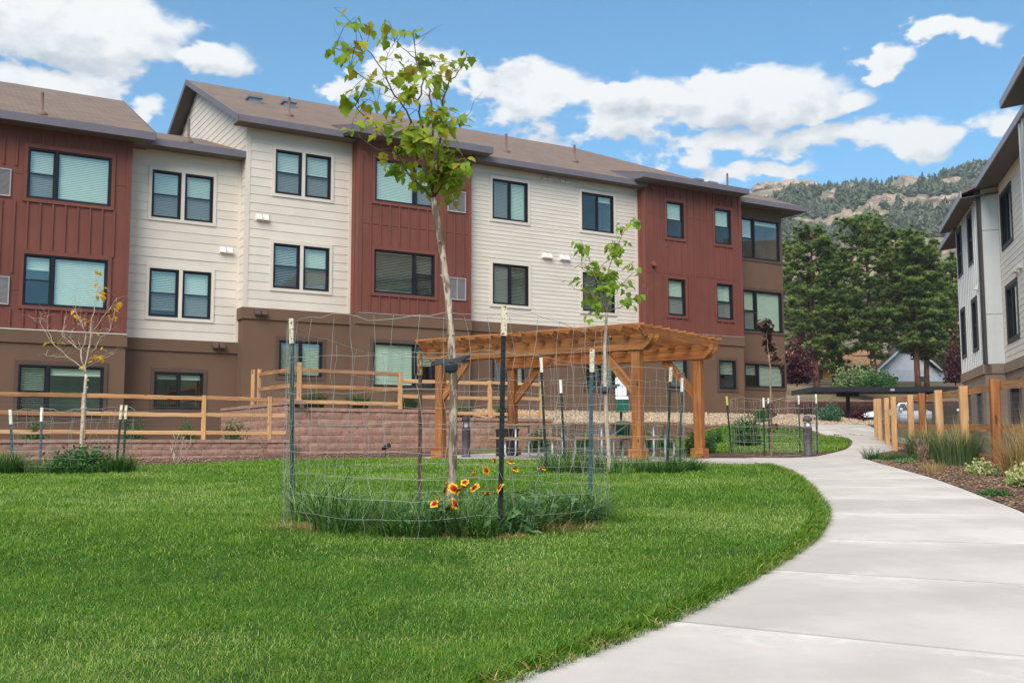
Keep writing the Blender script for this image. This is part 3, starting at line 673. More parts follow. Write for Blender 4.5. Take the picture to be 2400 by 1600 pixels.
def window(b, u0, u1, z0, z1, d, style, trim, parent=None, blinds=None, split=.34, tw=TW, tilt=.9, dtrim=None):
    """style: pic_r / pic_l (hung light beside a picture light), pair (two hung), slide, hung"""
    bl = blinds or {}
    g = lambda k, dv=(1.0, .95): bl.get(k, dv)
    fr = MB(); fw = .045; dd = d+.02
    fr.box(u0, u1, d-.02, d+.14, z0, z0+fw); fr.box(u0, u1, d-.02, d+.14, z1-fw, z1); fr.box(u0, u0+fw, d-.02, d+.14, z0+fw, z1-fw); fr.box(u1-fw, u1, d-.02, d+.14, z0+fw, z1-fw)
    W_ = u1-u0; bars = []
    if style == 'pic_r': um = u0+W_*split; bars = [(um-.04, um+.04)]
    elif style == 'pic_l': um = u1-W_*split; bars = [(um-.04, um+.04)]
    elif style == 'slide': um = (u0+u1)/2; bars = [(um-.03, um+.03)]
    elif style == 'pair': um = (u0+u1)/2; bars = [(um-.10, um-.055), (um+.055, um+.10)]
    for a, c in bars: fr.box(a, c, d-.016, d+.13, z0+fw, z1-fw)
    win = b.put(fr, 'window', 'frame', parent)
    zm = (z0+z1)/2
    def hung(a, c, k):
        sash(b, win, a, c, zm-.017, z1-fw, dd+.035, 'pane', True, *g(k+'u')); sash(b, win, a, c, z0+fw, zm+.017, dd, 'screenpane', True, *g(k+'l'))
    if style == 'pic_r': hung(u0+fw, bars[0][0], 'a'); sash(b, win, bars[0][1], u1-fw, z0+fw, z1-fw, dd+.01, 'pane', True, *g('p'))
    elif style == 'pic_l': hung(bars[0][1], u1-fw, 'a'); sash(b, win, u0+fw, bars[0][0], z0+fw, z1-fw, dd+.01, 'pane', True, *g('p'))
    elif style == 'slide': sash(b, win, u0+fw, bars[0][0], z0+fw, z1-fw, dd, 'screenpane', True, *g('a')); sash(b, win, bars[0][1], u1-fw, z0+fw, z1-fw, dd+.03, 'pane', True, *g('b'))
    elif style == 'pair':
        hung(u0+fw, bars[0][0], 'a'); hung(bars[1][1], u1-fw, 'b')
        b.bx('mullion_trim', trim, bars[0][1]+.001, bars[1][0]-.001, d-.04, d+.10, z0-.001, z1+.001, win)
    else: hung(u0+fw, u1-fw, 'a')
    r = MB(); D0, D1 = d+.141, d+.75; e = .0
    r.box(u0-.02, u1+.02, D1, D1+.02, z0-.02, z1+.02); r.box(u0-.02, u0-.001, d+.03, D1, z0-.02, z1+.02); r.box(u1+.001, u1+.02, d+.03, D1, z0-.02, z1+.02); r.box(u0, u1, d+.03, D1, z0-.02, z0-.001); r.box(u0, u1, d+.03, D1, z1+.001, z1+.02)
    b.put(r, 'reveal', 'room', win)
    if tw:
        t = MB(); dt = d-.045 if dtrim is None else dtrim
        t.box(u0-tw, u1+tw, dt, d+.02, z1, z1+tw*1.15); t.box(u0-tw, u1+tw, dt, d+.02, z0-tw, z0); t.box(u0-tw, u0-.001, dt, d+.02, z0, z1); t.box(u1+.001, u1+tw, dt, d+.02, z0, z1)
        b.put(t, 'casing', trim, win)
    return win
def siding(b, wall, u0, u1, z0, z1, d, pitch, m, holes):
    z = z0
    while z < z1-.02:
        h = min(pitch, z1-z)
        cuts = [(q[0], q[1]) for q in holes if q[2] < z+h-.004 and q[3] > z+.004]
        # boards stop at the casings; slivers above or below a casing are covered by it
        for a, c in minus(u0, u1, cuts):
            mb = MB(); tb, tt = .020, .007
            mb.add([(a, d-tb, z), (c, d-tb, z), (c, d-.0005, z), (a, d-.0005, z), (a, d-tt, z+h+.004), (c, d-tt, z+h+.004), (c, d-.0005, z+h+.004), (a, d-.0005, z+h+.004)],
                   [(0,3,2,1),(4,5,6,7),(0,1,5,4),(1,2,6,5),(2,3,7,6),(3,0,4,7)])
            b.put(mb, 'siding_board', m, wall)
        z += pitch
def side_siding(b, wall, ucorner, d0, d1, z0, z1, pitch, m, roofz=None):
    """boards on a return wall facing -u"""
    z = z0
    while z < z1-.02:
        h = min(pitch, z1-z); e0, e1 = d0, d1
        if roofz: e0, e1 = roofz(z+h*.5)
        e0 = max(e0, d0); e1 = min(e1, d1)
        if e1-e0 > .05:
            mb = MB(); tb, tt = .020, .007; u = ucorner
            mb.add([(u-tb, e0, z), (u-tb, e1, z), (u-.0005, e1, z), (u-.0005, e0, z), (u-tt, e0, z+h+.004), (u-tt, e1, z+h+.004), (u-.0005, e1, z+h+.004), (u-.0005, e0, z+h+.004)],
                   [(0,3,2,1),(4,5,6,7),(0,1,5,4),(1,2,6,5),(2,3,7,6),(3,0,4,7)])
            b.put(mb, 'siding_board', m, wall)
        z += pitch
def battens(b, wall, u0, u1, z0, z1, d, pitch, m, holes, phase=0.0, flash=()):
    u = u0+phase
    while u < u1-.02:
        cuts = [(q[2], q[3]) for q in holes if q[0]-.03 < u < q[1]+.03]
        for a, c in minus(z0, z1, cuts): b.bx('batten', m, u-.025, u+.025, d-.036, d-.0005, a+.001, c-.001, wall)
        u += pitch
    for z in flash:
        for a, c in minus(u0, u1, [(q[0], q[1]) for q in holes if q[2] < z < q[3]]): b.bx('flashing', m, a, c, d-.012, d-.0004, z-.012, z+.012, wall)
def vent_hood(b, parent, u, z, d, m, plate=None, n=2):
    if plate: b.bx('vent_plate', plate, u-.24, u+.24, d-.030, d-.001, z-.13, z+.14, parent)
    for k in range(n):
        uc = u+(k-(n-1)/2)*.22
        mb = MB(); w = .085
        mb.prism([(d-.03, z-.09), (d-.15, z-.09), (d-.15, z-.05), (d-.05, z+.09), (d-.03, z+.09)], 'x', uc-w, uc+w)
        b.put(mb, 'vent_hood', m, parent)
def louvre(b, parent, u0, u1, z0, z1, d):
    mb = MB(); f = .03
    mb.box(u0, u1, d-.05, d, z0, z0+f); mb.box(u0, u1, d-.05, d, z1-f, z1); mb.box(u0, u0+f, d-.05, d, z0+f, z1-f); mb.box(u1-f, u1, d-.05, d, z0+f, z1-f); mb.box((u0+u1)/2-.015, (u0+u1)/2+.015, d-.045, d, z0+f, z1-f)
    g = b.put(mb, 'louvre_grille', 'louvre', parent)
    n = int((z1-z0)/.035); s = MB()
    for k in range(n):
        z = z0+f+(z1-z0-2*f)*(k+.5)/n; s.add([(u0+f, d-.04, z-.012), (u1-f, d-.04, z-.012), (u1-f, d-.01, z+.012), (u0+f, d-.01, z+.012), (u0+f, d-.037, z-.014), (u1-f, d-.037, z-.014), (u1-f, d-.007, z+.010), (u0+f, d-.007, z+.010)], [(0,1,2,3),(7,6,5,4),(0,4,5,1),(1,5,6,2),(2,6,7,3),(3,7,4,0)])
    b.put(s, 'slats', 'louvre', g); b.bx('grille_back', 'room', u0+f, u1-f, d-.004, d-.0005, z0+f, z1-f, g)

# ------------------------------------------------------------------ long apartment building
AO = (15.0, 31.5, 1.0); ax, ay = ud(AO[0], AO[1])
apt = empty('apartment_building', (ax, ay, AO[2]), TH, 'long three storey apartment building with red, beige and brown walls', 'building')
B = Bld(apt, AO, lambda u, d, z: (u, d, z))
DA, DB, DC, DD, DE, DF, DG = 31.67, 32.34, 31.76, 31.08, 31.39, 30.90, 31.58
# windows per section: (u0,u1,z0,z1,style,blinds)
cl, op = (1.0, 1.15), (1.0, .35)
WIN = {
 'A': [(3.07,5.32,7.92,9.38,'pic_r',{'au':cl,'al':cl,'p':cl}), (3.08,5.31,4.87,6.33,'pic_r',{'au':(.55,1.1),'al':(0,0),'p':cl}), (3.07,5.31,1.76,3.21,'pic_r',{'au':(1.0,.3),'al':(1.0,.3),'p':(.16,1.1)})],
 'B': [(6.61,8.48,7.90,9.38,'pair',{'au':cl,'al':cl,'bu':cl,'bl':cl}), (6.62,8.49,4.85,6.33,'pair',{'au':(1.0,.8),'al':(.8,.8),'bu':cl,'bl':cl}), (6.86,8.33,2.05,3.18,'slide',{'a':(.12,1.1),'b':(.12,1.1)})],
 'C': [(10.28,12.16,8.97,10.41,'pair',{'au':cl,'al':cl,'bu':cl,'bl':cl}), (10.27,12.15,5.92,7.36,'pair',{'au':(1.0,.6),'al':(1.0,.6),'bu':cl,'bl':cl}), (10.52,11.97,3.12,4.27,'slide',{'a':cl,'b':(1.0,.8)})],
 'D': [(13.44,15.64,8.97,10.41,'pic_l',{'au':cl,'al':cl,'p':cl}), (13.44,15.66,5.92,7.36,'pic_l',{'au':(1.0,.3),'al':(1.0,.4),'p':(1.0,.25)}), (13.45,15.70,2.84,4.29,'pic_l',{'au':(1.0,.6),'al':(0,0),'p':cl})],
 'E': [(18.09,19.58,8.95,10.41,'slide',{'a':cl,'b':cl}), (21.96,23.45,8.95,10.41,'slide',{'a':(0,0),'b':(.12,1.1)}), (18.10,19.60,5.90,7.36,'slide',{'a':cl,'b':(1.0,.3)}), (21.97,23.46,5.90,7.36,'slide',{'a':(1.0,.7),'b':(1.0,.3)}),
       (18.10,19.45,3.00,4.28,'slide',{'a':(1.0,.7),'b':(1.0,.6)}), (22.1,23.44,3.02,4.28,'slide',{'a':(0,0),'b':(1.0,.5)})],
 'F': [(25.64,26.51,8.97,10.41,'hung',{'au':cl,'al':(0,0)}), (28.12,29.0,8.97,10.41,'hung',{'au':cl,'al':(0,0)}), (25.65,26.53,5.92,7.36,'hung',{'au':cl,'al':cl}), (28.15,29.02,5.92,7.36,'hung',{'au':cl,'al':cl}), (25.65,26.54,3.1,4.29,'hung',{'au':(1.0,.5),'al':(1.0,.5)}), (28.2,29.1,3.13,4.29,'hung',{'au':(1.0,.5),'al':(0,0)})],
 'G': [(30.21,32.40,8.69,10.41,'pic_r',{'au':(.9,1.0),'al':(0,0),'p':(.06,1.0)}), (30.23,32.45,5.64,7.36,'pic_r',{'au':cl,'al':cl,'p':cl}), (30.24,32.50,3.3,4.29,'pic_r',{'au':(1.0,.6),'al':(0,0),'p':(1.0,.8)})],
}
SEC = {  # u0,u1,d, brown top, wall top, material
 'A': (-7.0, 5.88, DA, 4.18, 10.15, 'red'), 'B': (5.88, 9.37, DB, 4.18, 10.2, 'beige'), 'C': (9.37, 12.9, DC, 5.25, 11.1, 'beige'), 'D': (12.9, 17.06, DD, 5.22, 11.2, 'red'),
 'E': (17.06, 24.6, DE, 5.25, 11.05, 'beige'), 'F': (24.6, 29.56, DF, 5.25, 11.2, 'red'), 'G': (29.56, 32.57, DG, 11.05, 11.05, 'brown')}
walls = {}
for k, (u0, u1, d, zb, ztop, m) in SEC.items():
    hol = [w[:4] for w in WIN[k]]
    lowz = .6
    if m != 'brown':
        lo = MB(); cells_wall(lo, u0, u1, lowz, zb-.36, d, d+.2, hol); cells_wall(lo, u0-(.035 if k in 'ACDF' else 0), u1+(.035 if k in 'ADF' else 0), zb-.36, zb-.004, d-.05, d+.2, hol)
        lw = B.put(lo, 'stucco_wall', 'brown')
        up = MB(); cells_wall(up, u0, u1, zb, ztop, d, d+.2, hol); w = B.put(up, 'wall', m)
    else:
        up = MB(); cells_wall(up, u0, u1, lowz, ztop, d, d+.2, hol); w = lw = B.put(up, 'stucco_wall', m)
    walls[k] = (w, lw)
    cas = [(q[0]-TW, q[1]+TW, q[2]-TW, q[3]+TW*1.15) for q in hol]
    if k in 'BC': siding(B, w, u0, u1, zb, ztop-.05, d, .278, m, cas)
    if k == 'E': siding(B, w, u0, u1, zb, ztop-.05, d, .1435, m, cas)
    if k == 'A':
        cas2 = cas+[(1.3, 2.76, 7.80, 8.80), (1.4, 2.84, 4.75, 5.75)]
        battens(B, w, 1.0, u1, zb, ztop-.02, d, .332, m, cas2, .12, (8.6, 5.3)); B.bx('corner_board', m, u1-.10, u1+.012, d-.028, d-.0004, zb, ztop-.02, w)
        louvre(B, w, 1.9, 2.66, 7.9, 8.68, d); louvre(B, w, 1.98, 2.74, 4.85, 5.64, d)
        B.bx('drip_edge', 'ventwhite', u0, u1+.03, d-.062, d-.0004, zb-.003, zb+.018, w)
    if k == 'D':
        battens(B, w, u0, u1, zb, ztop-.02, d, .345, m, cas+[(16.06,16.94,8.85,9.75),(16.1,16.94,5.8,6.75)], .40, (8.2,)); B.bx('corner_board', m, u0-.012, u0+.10, d-.028, d-.0004, zb, ztop-.02, w); B.bx('corner_board', m, u1-.10, u1+.012, d-.028, d-.0004, zb, ztop-.02, w)
        louvre(B, w, 16.14, 16.84, 8.93, 9.67, d); louvre(B, w, 16.18, 16.86, 5.88, 6.65, d)
        B.bx('drip_edge', 'louvre', u0, u1, d-.062, d-.0004, zb-.003, zb+.015, w)
    if k == 'F':
        battens(B, w, u0, u1, zb, ztop-.02, d, .340, m, cas, .42, (7.55, 9.85)); B.bx('corner_board', m, u0-.012, u0+.10, d-.028, d-.0004, zb, ztop-.02, w); B.bx('corner_board', m, u1-.10, u1+.012, d-.028, d-.0004, zb, ztop-.02, w)
        B.bx('drip_edge', 'louvre', u0, u1, d-.062, d-.0004, zb-.003, zb+.015, w)
    if k in 'BCE':
        for uu in ((u0, u0+.10), (u1-.10, u1)): B.bx('corner_board', m, uu[0], uu[1], d-.030, d-.0004, zb, ztop-.05, w)
    for q in WIN[k]:
        brown = q[3] < zb
        tr = 'browntrim' if brown else ({'red': 'red', 'beige': 'beige', 'brown': 'browntrim'}[m])
        window(B, *q[:4], d, q[4], tr, None, q[5], dtrim=d-(.030 if brown else .045), split={'pic_r': .335, 'pic_l': .33}.get(q[4], .34))
# return walls
def ret(u, d0, d1, z0, z1, m, name='return_wall', th=.2, sgn=1): return B.bx(name, m, min(u, u+th*sgn), max(u, u+th*sgn), d0, d1, z0, z1)
r_ = ret(9.371, DC+.2, DB+.1, 5.25, 11.0, 'beige'); side_siding(B, r_, 9.37, DC, DB, 5.25, 10.2, .278, 'beige'); B.bx('corner_board', 'beige', 9.338, 9.369, DC-.030, DC+.08, 5.25, 11.05, r_)
B.bx('stucco_return', 'brown', 9.31, 9.56, DC-.045, DB-.001, 4.89, 5.247); ret(9.372, DC+.2, DB, .6, 4.89, 'brown', 'stucco_return')
r_ = ret(12.901, DD+.2, DC+.1, 5.22, 11.1, 'red'); B.bx('corner_board', 'red', 12.872, 12.9, DD-.028, DD+.09, 5.22, 11.15, r_); B.bx('batten', 'red', 12.875, 12.9, DD+.33, DD+.375, 5.22, 11.1, r_)
ret(12.902, DD+.2, DC, .6, 5.2, 'brown', 'stucco_return')
r_ = ret(24.601, DF+.2, DE+.1, 5.25, 11.1, 'red'); B.bx('corner_board', 'red', 24.572, 24.6, DF-.028, DF+.09, 5.25, 11.15, r_); B.bx('batten', 'red', 24.575, 24.6, DF+.27, DF+.315, 5.25, 11.05, r_)
ret(24.602, DF+.2, DE, .6, 5.2, 'brown', 'stucco_return')
ret(5.879, DA+.2, DB+.2, .6, 10.1, 'brown', 'stucco_return', .2, -1); ret(17.059, DD+.2, DE+.2, .6, 11.0, 'red', 'return_wall', .2, -1); ret(29.559, DF+.2, DG+.2, .6, 11.0, 'red', 'return_wall', .2, -1)
# far end wall, back wall, left end
e = MB(); e.box(32.369, 32.571, DG+.2, 44.3, .6, 11.05); e.box(-7, 32.37, 44.1, 44.3, .6, 11.0); e.box(-7.0, -6.8, DA+.2, 44.1, .6, 10.1); B.put(e, 'rear_wall', 'brown')
# gable end above the low roof, facing left
RZ = lambda d: 11.17+.47*(min(d, 76.2-d)-31.2)
g = MB(); g.prism([(DC+.2, 9.6), (44.3, 9.6), (44.3, RZ(44.3)-.16), (38.1, RZ(38.1)-.16), (DC+.2, RZ(DC+.2)-.16)], 'x', 9.371, 9.56); gw = B.put(g, 'gable_wall', 'beige')
side_siding(B, gw, 9.37, DC+.08, 44.2, 10.2, 14.2, .24, 'beige', lambda z: (31.2+(z+.16-11.17)/.47, 76.2-(31.2+(z+.16-11.17)/.47)))
# roofs
roof = MB()
RD, RZT = 38.1, RZ(38.1); UR = 26.4
front = [(8.9,31.2,RZ(31.2)),(17.3,31.2,RZ(31.2)),(17.3,30.9,RZ(30.9)),(24.72,30.9,RZ(30.9)),(24.72,31.0,RZ(31.0)),(33.5,31.0,RZ(31.0)),(UR,RD,RZT),(8.9,RD,RZT)]
roof.slab(front, .06)
roof.slab([(8.9,RD,RZT),(UR,RD,RZT),(33.5,45.2,RZ(45.2)),(8.9,45.2,RZ(45.2))], .06)
roof.slab([(33.5,31.0,RZ(31.0)),(33.5,45.2,RZ(45.2)),(UR,RD,RZT)], .06)
SH = .255
roof.slab([(12.33,30.5,11.23),(17.6,30.5,11.23),(17.6,32.35,11.23+SH*1.85),(12.33,32.35,11.23+SH*1.85)], .05)
roof.slab([(24.05,30.3,11.22),(29.46,30.3,11.22),(29.46,32.4,11.22+SH*2.1),(24.05,32.4,11.22+SH*2.1)], .05)
rf = B.put(roof, 'roof', 'shingle', label='long brown shingle roof with a gable at its left end')
a = MB(); AZ = lambda d: 10.16+.47*(min(d, 73.2-d)-31.1)
a.slab([(-7.4,31.1,AZ(31.1)),(6.41,31.1,AZ(31.1)),(6.41,36.6,AZ(36.6)),(-7.4,36.6,AZ(36.6))], .06); a.slab([(-7.4,36.6,AZ(36.6)),(6.41,36.6,AZ(36.6)),(6.41,42.1,AZ(42.1)),(-7.4,42.1,AZ(42.1))], .06)
a.prism([(DA+.2, 9.9), (41.5, 9.9), (36.6, AZ(36.6)-.1), (DA+.2, AZ(DA+.2)-.1)], 'x', 5.6, 5.86)
ra = B.put(a, 'roof', 'shingle', label='lower brown shingle roof over the left red wing')
bq = MB(); bq.slab([(5.9,31.8,10.2),(9.36,31.8,10.2),(9.36,37.5,10.2+.33*5.7),(5.9,37.5,10.2+.33*5.7)], .06); rb = B.put(bq, 'roof', 'shingle', label='short lower roof between the two wings')
def fascia(u0, u1, d, z, h=.19, **kw): return B.bx('fascia', 'fascia', u0, u1, d-.03, d-.001, z-h, z+.012, **kw)
def soff(u0, u1, d0, d1, z): return B.bx('soffit', 'soffit', u0, u1, d0, d1, z-.02, z)
fascia(8.88, 12.36, 31.2, RZ(31.2)); soff(8.9, 12.9, 31.2, DC-.001, RZ(31.2)-.17)
fascia(12.3, 17.62, 30.5, 11.23, .22); soff(12.35, 17.58, 30.5, DD-.001, 11.02)
fascia(17.1, 24.73, 30.9, RZ(30.9)); soff(17.12, 24.7, 30.9, DE-.001, RZ(30.9)-.17)
fascia(24.02, 29.48, 30.3, 11.22, .20); soff(24.07, 29.44, 30.3, DF-.001, 11.03)
fascia(29.3, 33.52, 31.0, RZ(31.0)); soff(29.5, 33.48, 31.0, DG-.001, RZ(31.0)-.17); B.bx('soffit', 'soffit', 32.572, 33.48, DG-.001, 44.3, RZ(31.0)-.19, RZ(31.0)-.17); B.bx('fascia', 'fascia', 33.5, 33.53, 31.0, 45.2, RZ(31.0)-.19, RZ(31.0)+.01)
fascia(-7.4, 6.43, 31.1, 10.16, .22); soff(-7.4, 6.39, 31.1, DA-.001, 9.97); fascia(6.0, 9.34, 31.8, 10.2, .2); soff(6.0, 9.34, 31.8, DB-.001, 10.02)
B.bx('soffit', 'soffit', 5.882, 6.39, DA, 41.5, 9.95, 9.97)
# shed side triangles and rake boards
for (u, d0, z0, d1) in ((12.33, 30.5, 11.2, 32.3), (17.57, 30.5, 11.2, 32.3), (24.05, 30.3, 11.19, 32.3), (29.43, 30.3, 11.19, 32.3)):
    t = MB(); t.prism([(d0, z0-.19), (d0, z0), (d1, z0+SH*(d1-d0)), (d1, RZ(d1)-.02), (31.25, RZ(31.25)-.1)], 'x', u, u+.03); B.put(t, 'rake_board', 'fascia')
rk = MB()
rk.prism([(31.17, RZ(31.2)-.20), (31.17, RZ(31.2)+.012), (38.1, RZT+.012), (38.1, RZT-.20)], 'x', 8.868, 8.898); rk.prism([(38.101, RZT-.20), (38.101, RZT+.012), (45.2, RZ(45.2)+.012), (45.2, RZ(45.2)-.20)], 'x', 8.868, 8.898); B.put(rk, 'rake_board', 'fascia')
sf = MB(); sf.prism([(31.3, RZ(31.3)-.09), (38.1, RZT-.09), (38.1, RZT-.12), (31.3, RZ(31.3)-.12)], 'x', 8.9, 9.37); sf.prism([(38.1, RZT-.12), (38.1, RZT-.09), (45.1, RZ(45.1)-.09), (45.1, RZ(45.1)-.12)], 'x', 8.9, 9.37); B.put(sf, 'soffit', 'soffit')
ar = MB(); ar.prism([(31.07, 9.95), (31.07, 10.17), (36.6, AZ(36.6)+.012), (36.6, AZ(36.6)-.20)], 'x', 6.412, 6.44); ar.prism([(36.601, AZ(36.6)-.20), (36.601, AZ(36.6)+.012), (42.1, AZ(42.1)+.012), (42.1, AZ(42.1)-.2)], 'x', 6.412, 6.44); B.put(ar, 'rake_board', 'fascia')
# roof penetrations
def rpipe(parent, u, d, z, h): B.put(MB().lathe([(.16,-.10),(.16,.02),(.06,.10),(.042,.12),(.042,h),(.046,h+.01)], 10, (u, d, z)), 'vent_pipe', 'pipe', parent)
def rbox(parent, u, d, z): B.put(MB().box(u-.2, u+.2, d-.2, d+.2, z-.12, z+.08).box(u-.25, u+.25, d-.26, d+.24, z+.08, z+.16), 'roof_vent', 'metalgrey', parent)
rbox(rf, 10.5, 34.98, RZ(34.98)); rbox(rf, 11.9, 35.4, RZ(35.4)); rpipe(rf, 11.05, 32.8, RZ(32.8), .62); rpipe(rf, 19.58, 32.9, RZ(32.9), .68); rpipe(rf, 22.99, 33.3, RZ(33.3), .68); rpipe(rf, 31.5, 33.7, RZ(33.0), .9); rbox(rf, 29.3, 33.3, RZ(33.2)); rbox(rf, 30.2, 33.4, RZ(33.2))
rpipe(ra, 3.35, 31.45, AZ(31.45), .62); rpipe(rb, 7.7, 32.5, 10.43, .75)
# wall vents
vent_hood(B, walls['B'][0], 8.92, 7.08, DB, 'ventwhite', 'beige'); vent_hood(B, walls['B'][1], 8.75, 4.05, DB-.05, 'browntrim')
vent_hood(B, walls['C'][0], 9.88, 8.13, DC, 'ventwhite', 'beige'); vent_hood(B, walls['C'][1], 9.88, 5.1, DC-.05, 'browntrim')
vent_hood(B, walls['E'][0], 20.38, 7.82, DE, 'ventwhite', 'beige'); vent_hood(B, walls['E'][0], 21.16, 7.82, DE, 'ventwhite', 'beige'); vent_hood(B, walls['E'][0], 20.38, 10.72, DE, 'beige', 'beige'); vent_hood(B, walls['E'][0], 21.16, 10.72, DE, 'beige', 'beige')
vent_hood(B, walls['F'][0], 24.93, 7.85, DF-.005, 'red', None, 1); vent_hood(B, walls['F'][0], 24.93, 10.85, DF-.005, 'red', None, 1)
B.bx('conduit', 'red', 24.915, 24.945, DF-.03, DF-.0004, 5.3, 7.75, walls['F'][0])

# ------------------------------------------------------------------ right hand building
T2 = radians(16.22)
RO = (36.0, 5.5, 1.0)
rx = RO[0]*sin(T2)+RO[1]*cos(T2); ry = RO[0]*cos(T2)-RO[1]*sin(T2)
rgt_b = empty('apartment_building', (rx, ry, RO[2]), -T2, 'pale grey and cream apartment building at the right edge behind the fence', 'building')
Q = Bld(rgt_b, RO, lambda u, d, z: (d, u, z))
HD, JD = 6.07, 5.44
hw = [(34.55,36.35,7.30,8.94,'slide',{'a':(1,.8),'b':(1,1.0)}), (34.3,36.1,4.25,5.89,'slide',{'a':(1,.8),'b':(1,1.0)}), (34.6,36.1,1.5,2.85,'slide',{'a':(0,0),'b':(1,.8)})]
jw = [(41.0,41.95,7.25,8.90,'hung',{'au':(1,.9),'al':(1,.9)}), (38.2,39.15,7.25,8.90,'hung',{'au':(.3,.9),'al':(0,0)}), (40.9,41.85,4.20,5.87,'hung',{'au':(1,.9),'al':(0,0)}), (38.05,39.0,4.20,5.87,'hung',{'au':(1,.9),'al':(0,0)}),
      (40.55,41.4,1.5,2.77,'hung',{'au':(1,.9),'al':(0,0)}), (37.8,38.7,1.5,2.77,'hung',{'au':(1,.9),'al':(0,0)})]
mb = MB(); cells_wall(mb, 22, 36.95, 3.57, 9.55, HD, HD+.2, [w[:4] for w in hw]); wH = Q.put(mb, 'wall', 'white_siding')
siding(Q, wH, 28.5, 36.93, 3.57, 9.5, HD, .19, 'white_siding', [(q[0]-TW, q[1]+TW, q[2]-TW, q[3]+TW*1.15) for q in hw])
mb = MB(); cells_wall(mb, 22, 36.95, .4, 3.25, HD, HD+.2, [w[:4] for w in hw]); cells_wall(mb, 22, 36.95, 3.25, 3.566, HD-.06, HD+.2, []); Q.put(mb, 'stucco_wall', 'taupe')
mb = MB(); cells_wall(mb, 36.95, 42.35, 3.57, 9.45, JD, JD+.2, [w[:4] for w in jw]); wJ = Q.put(mb, 'wall', 'grey_siding')
battens(Q, wJ, 36.95, 42.35, 3.57, 9.45, JD-.012, .42, 'grey_siding', [(q[0]-TW, q[1]+TW, q[2]-TW, q[3]+TW*1.15) for q in jw], .16, (6.45,))
mb = MB(); cells_wall(mb, 36.95, 42.35, .4, 3.25, JD, JD+.2, [w[:4] for w in jw]); cells_wall(mb, 36.90, 42.4, 3.25, 3.566, JD-.06, JD+.2, []); Q.put(mb, 'stucco_wall', 'taupe')
rw = Q.bx('return_wall', 'grey_siding', 36.951, 37.15, JD+.2, HD+.15, 3.57, 9.5); Q.bx('return_wall', 'grey_siding', 36.90, 36.949, JD+.02, HD-.022, 3.57, 9.45, rw)
Q.bx('panel_joint', 'darktrim', 36.896, 36.9, JD+.02, HD-.022, 8.0, 8.015, rw); Q.bx('panel_joint', 'darktrim', 36.896, 36.9, JD+.02, HD-.022, 5.2, 5.215, rw); Q.bx('panel_joint', 'grey_siding', 36.89, 36.9, JD+.34, JD+.37, 3.6, 9.4, rw)
Q.bx('corner_trim', 'darktrim', 36.87, 37.12, JD-.035, JD-.0005, 3.57, 9.45); Q.bx('corner_trim', 'darktrim', 36.87, 36.899, JD-.034, JD+.09, 3.57, 9.45)
mb = MB(); mb.box(36.90, 36.949, JD-.055, HD, 3.26, 3.56); mb.box(36.951, 37.15, JD+.2, HD+.15, .4, 3.25); Q.put(mb, 'stucco_return', 'taupe')
for q in hw: window(Q, *q[:4], HD, q[4], 'darktrim', None, q[5])
for q in jw: window(Q, *q[:4], JD, q[4], 'darktrim', None, q[5], tw=.09)
mb = MB(); cells_wall(mb, 42.351, 45.8, .4, 9.2, HD, HD+.2, []); mb.box(45.6, 45.8, HD+.2, 20, .4, 9.2); mb.box(42.15, 42.349, JD+.2, HD+.15, .4, 9.4); mb.box(22, 45.6, 19.8, 20, .4, 9.2); mb.box(22,22.2,HD+.2,19.8,.4,9.2); Q.put(mb, 'rear_wall', 'taupe')
lw_ = [(25.2,27.2,7.25,8.9,'pic_r',{}), (25.2,27.2,4.2,5.87,'pic_r',{}), (25.2,27.2,1.4,2.8,'pic_r',{'p':(.3,1.0)})]
mb = MB(); cells_wall(mb, 22, 29.6, 3.57, 9.5, JD, JD+.2, [q[:4] for q in lw_]); mb.box(29.4, 29.599, JD+.2, HD, 3.57, 9.5); wL = Q.put(mb, 'wall', 'grey_siding'); mb = MB(); cells_wall(mb, 22, 29.62, .4, 3.566, JD-.05, JD+.2, [q[:4] for q in lw_]); Q.put(mb, 'stucco_wall', 'taupe')
for q in lw_: window(Q, *q[:4], JD-(.05 if q[3] < 3.5 else 0), q[4], 'darktrim', None, q[5], tw=.09)
battens(Q, wL, 22, 29.6, 3.57, 9.45, JD-.012, .42, 'grey_siding', [(q[0]-TW, q[1]+TW, q[2]-TW, q[3]+TW*1.15) for q in lw_], .16)
RS = .42
def rroof(u0, u1, d0, zt_, d1): 
    m_ = MB(); m_.slab([(u0, d0, zt_), (u1, d0, zt_), (u1, d1, zt_+RS*(d1-d0)), (u0, d1, zt_+RS*(d1-d0))], .06); Q.put(m_, 'roof', 'shingle')
    Q.bx('fascia', 'louvre', u0-.02, u1+.02, d0-.03, d0-.001, zt_-.19, zt_+.012)
    m_ = MB(); zb = zt_-.19
    m_.slab([(u0, d0, zb), (u1, d0, zb), (u1, d0+1.2, zb+RS*.35), (u0, d0+1.2, zb+RS*.35)], .02); Q.put(m_, 'soffit', 'soffit')
    m_ = MB(); m_.prism([(d0-.03, zt_-.19), (d0-.03, zt_+.012), (d1, zt_+RS*(d1-d0)+.012), (d1, zt_+RS*(d1-d0)-.19)], 'x', u1+.001, u1+.03); Q.put(m_, 'rake_board', 'darktrim')
rroof(22, 38.3, 5.38, 9.58, 12.6); rroof(36.7, 42.8, 4.92, 9.30, 7.2); rroof(20, 28.0, 4.78, 9.62, 7.0); rroof(42.0, 46.4, 5.3, 9.25, 12.6)
vent_hood(Q, wH, 34.15, 6.24, HD, 'ventwhite', 'white_siding'); vent_hood(Q, wH, 33.5, 6.24, HD, 'ventwhite', 'white_siding'); vent_hood(Q, wJ, 37.5, 6.2, JD, 'ventwhite', None, 1)
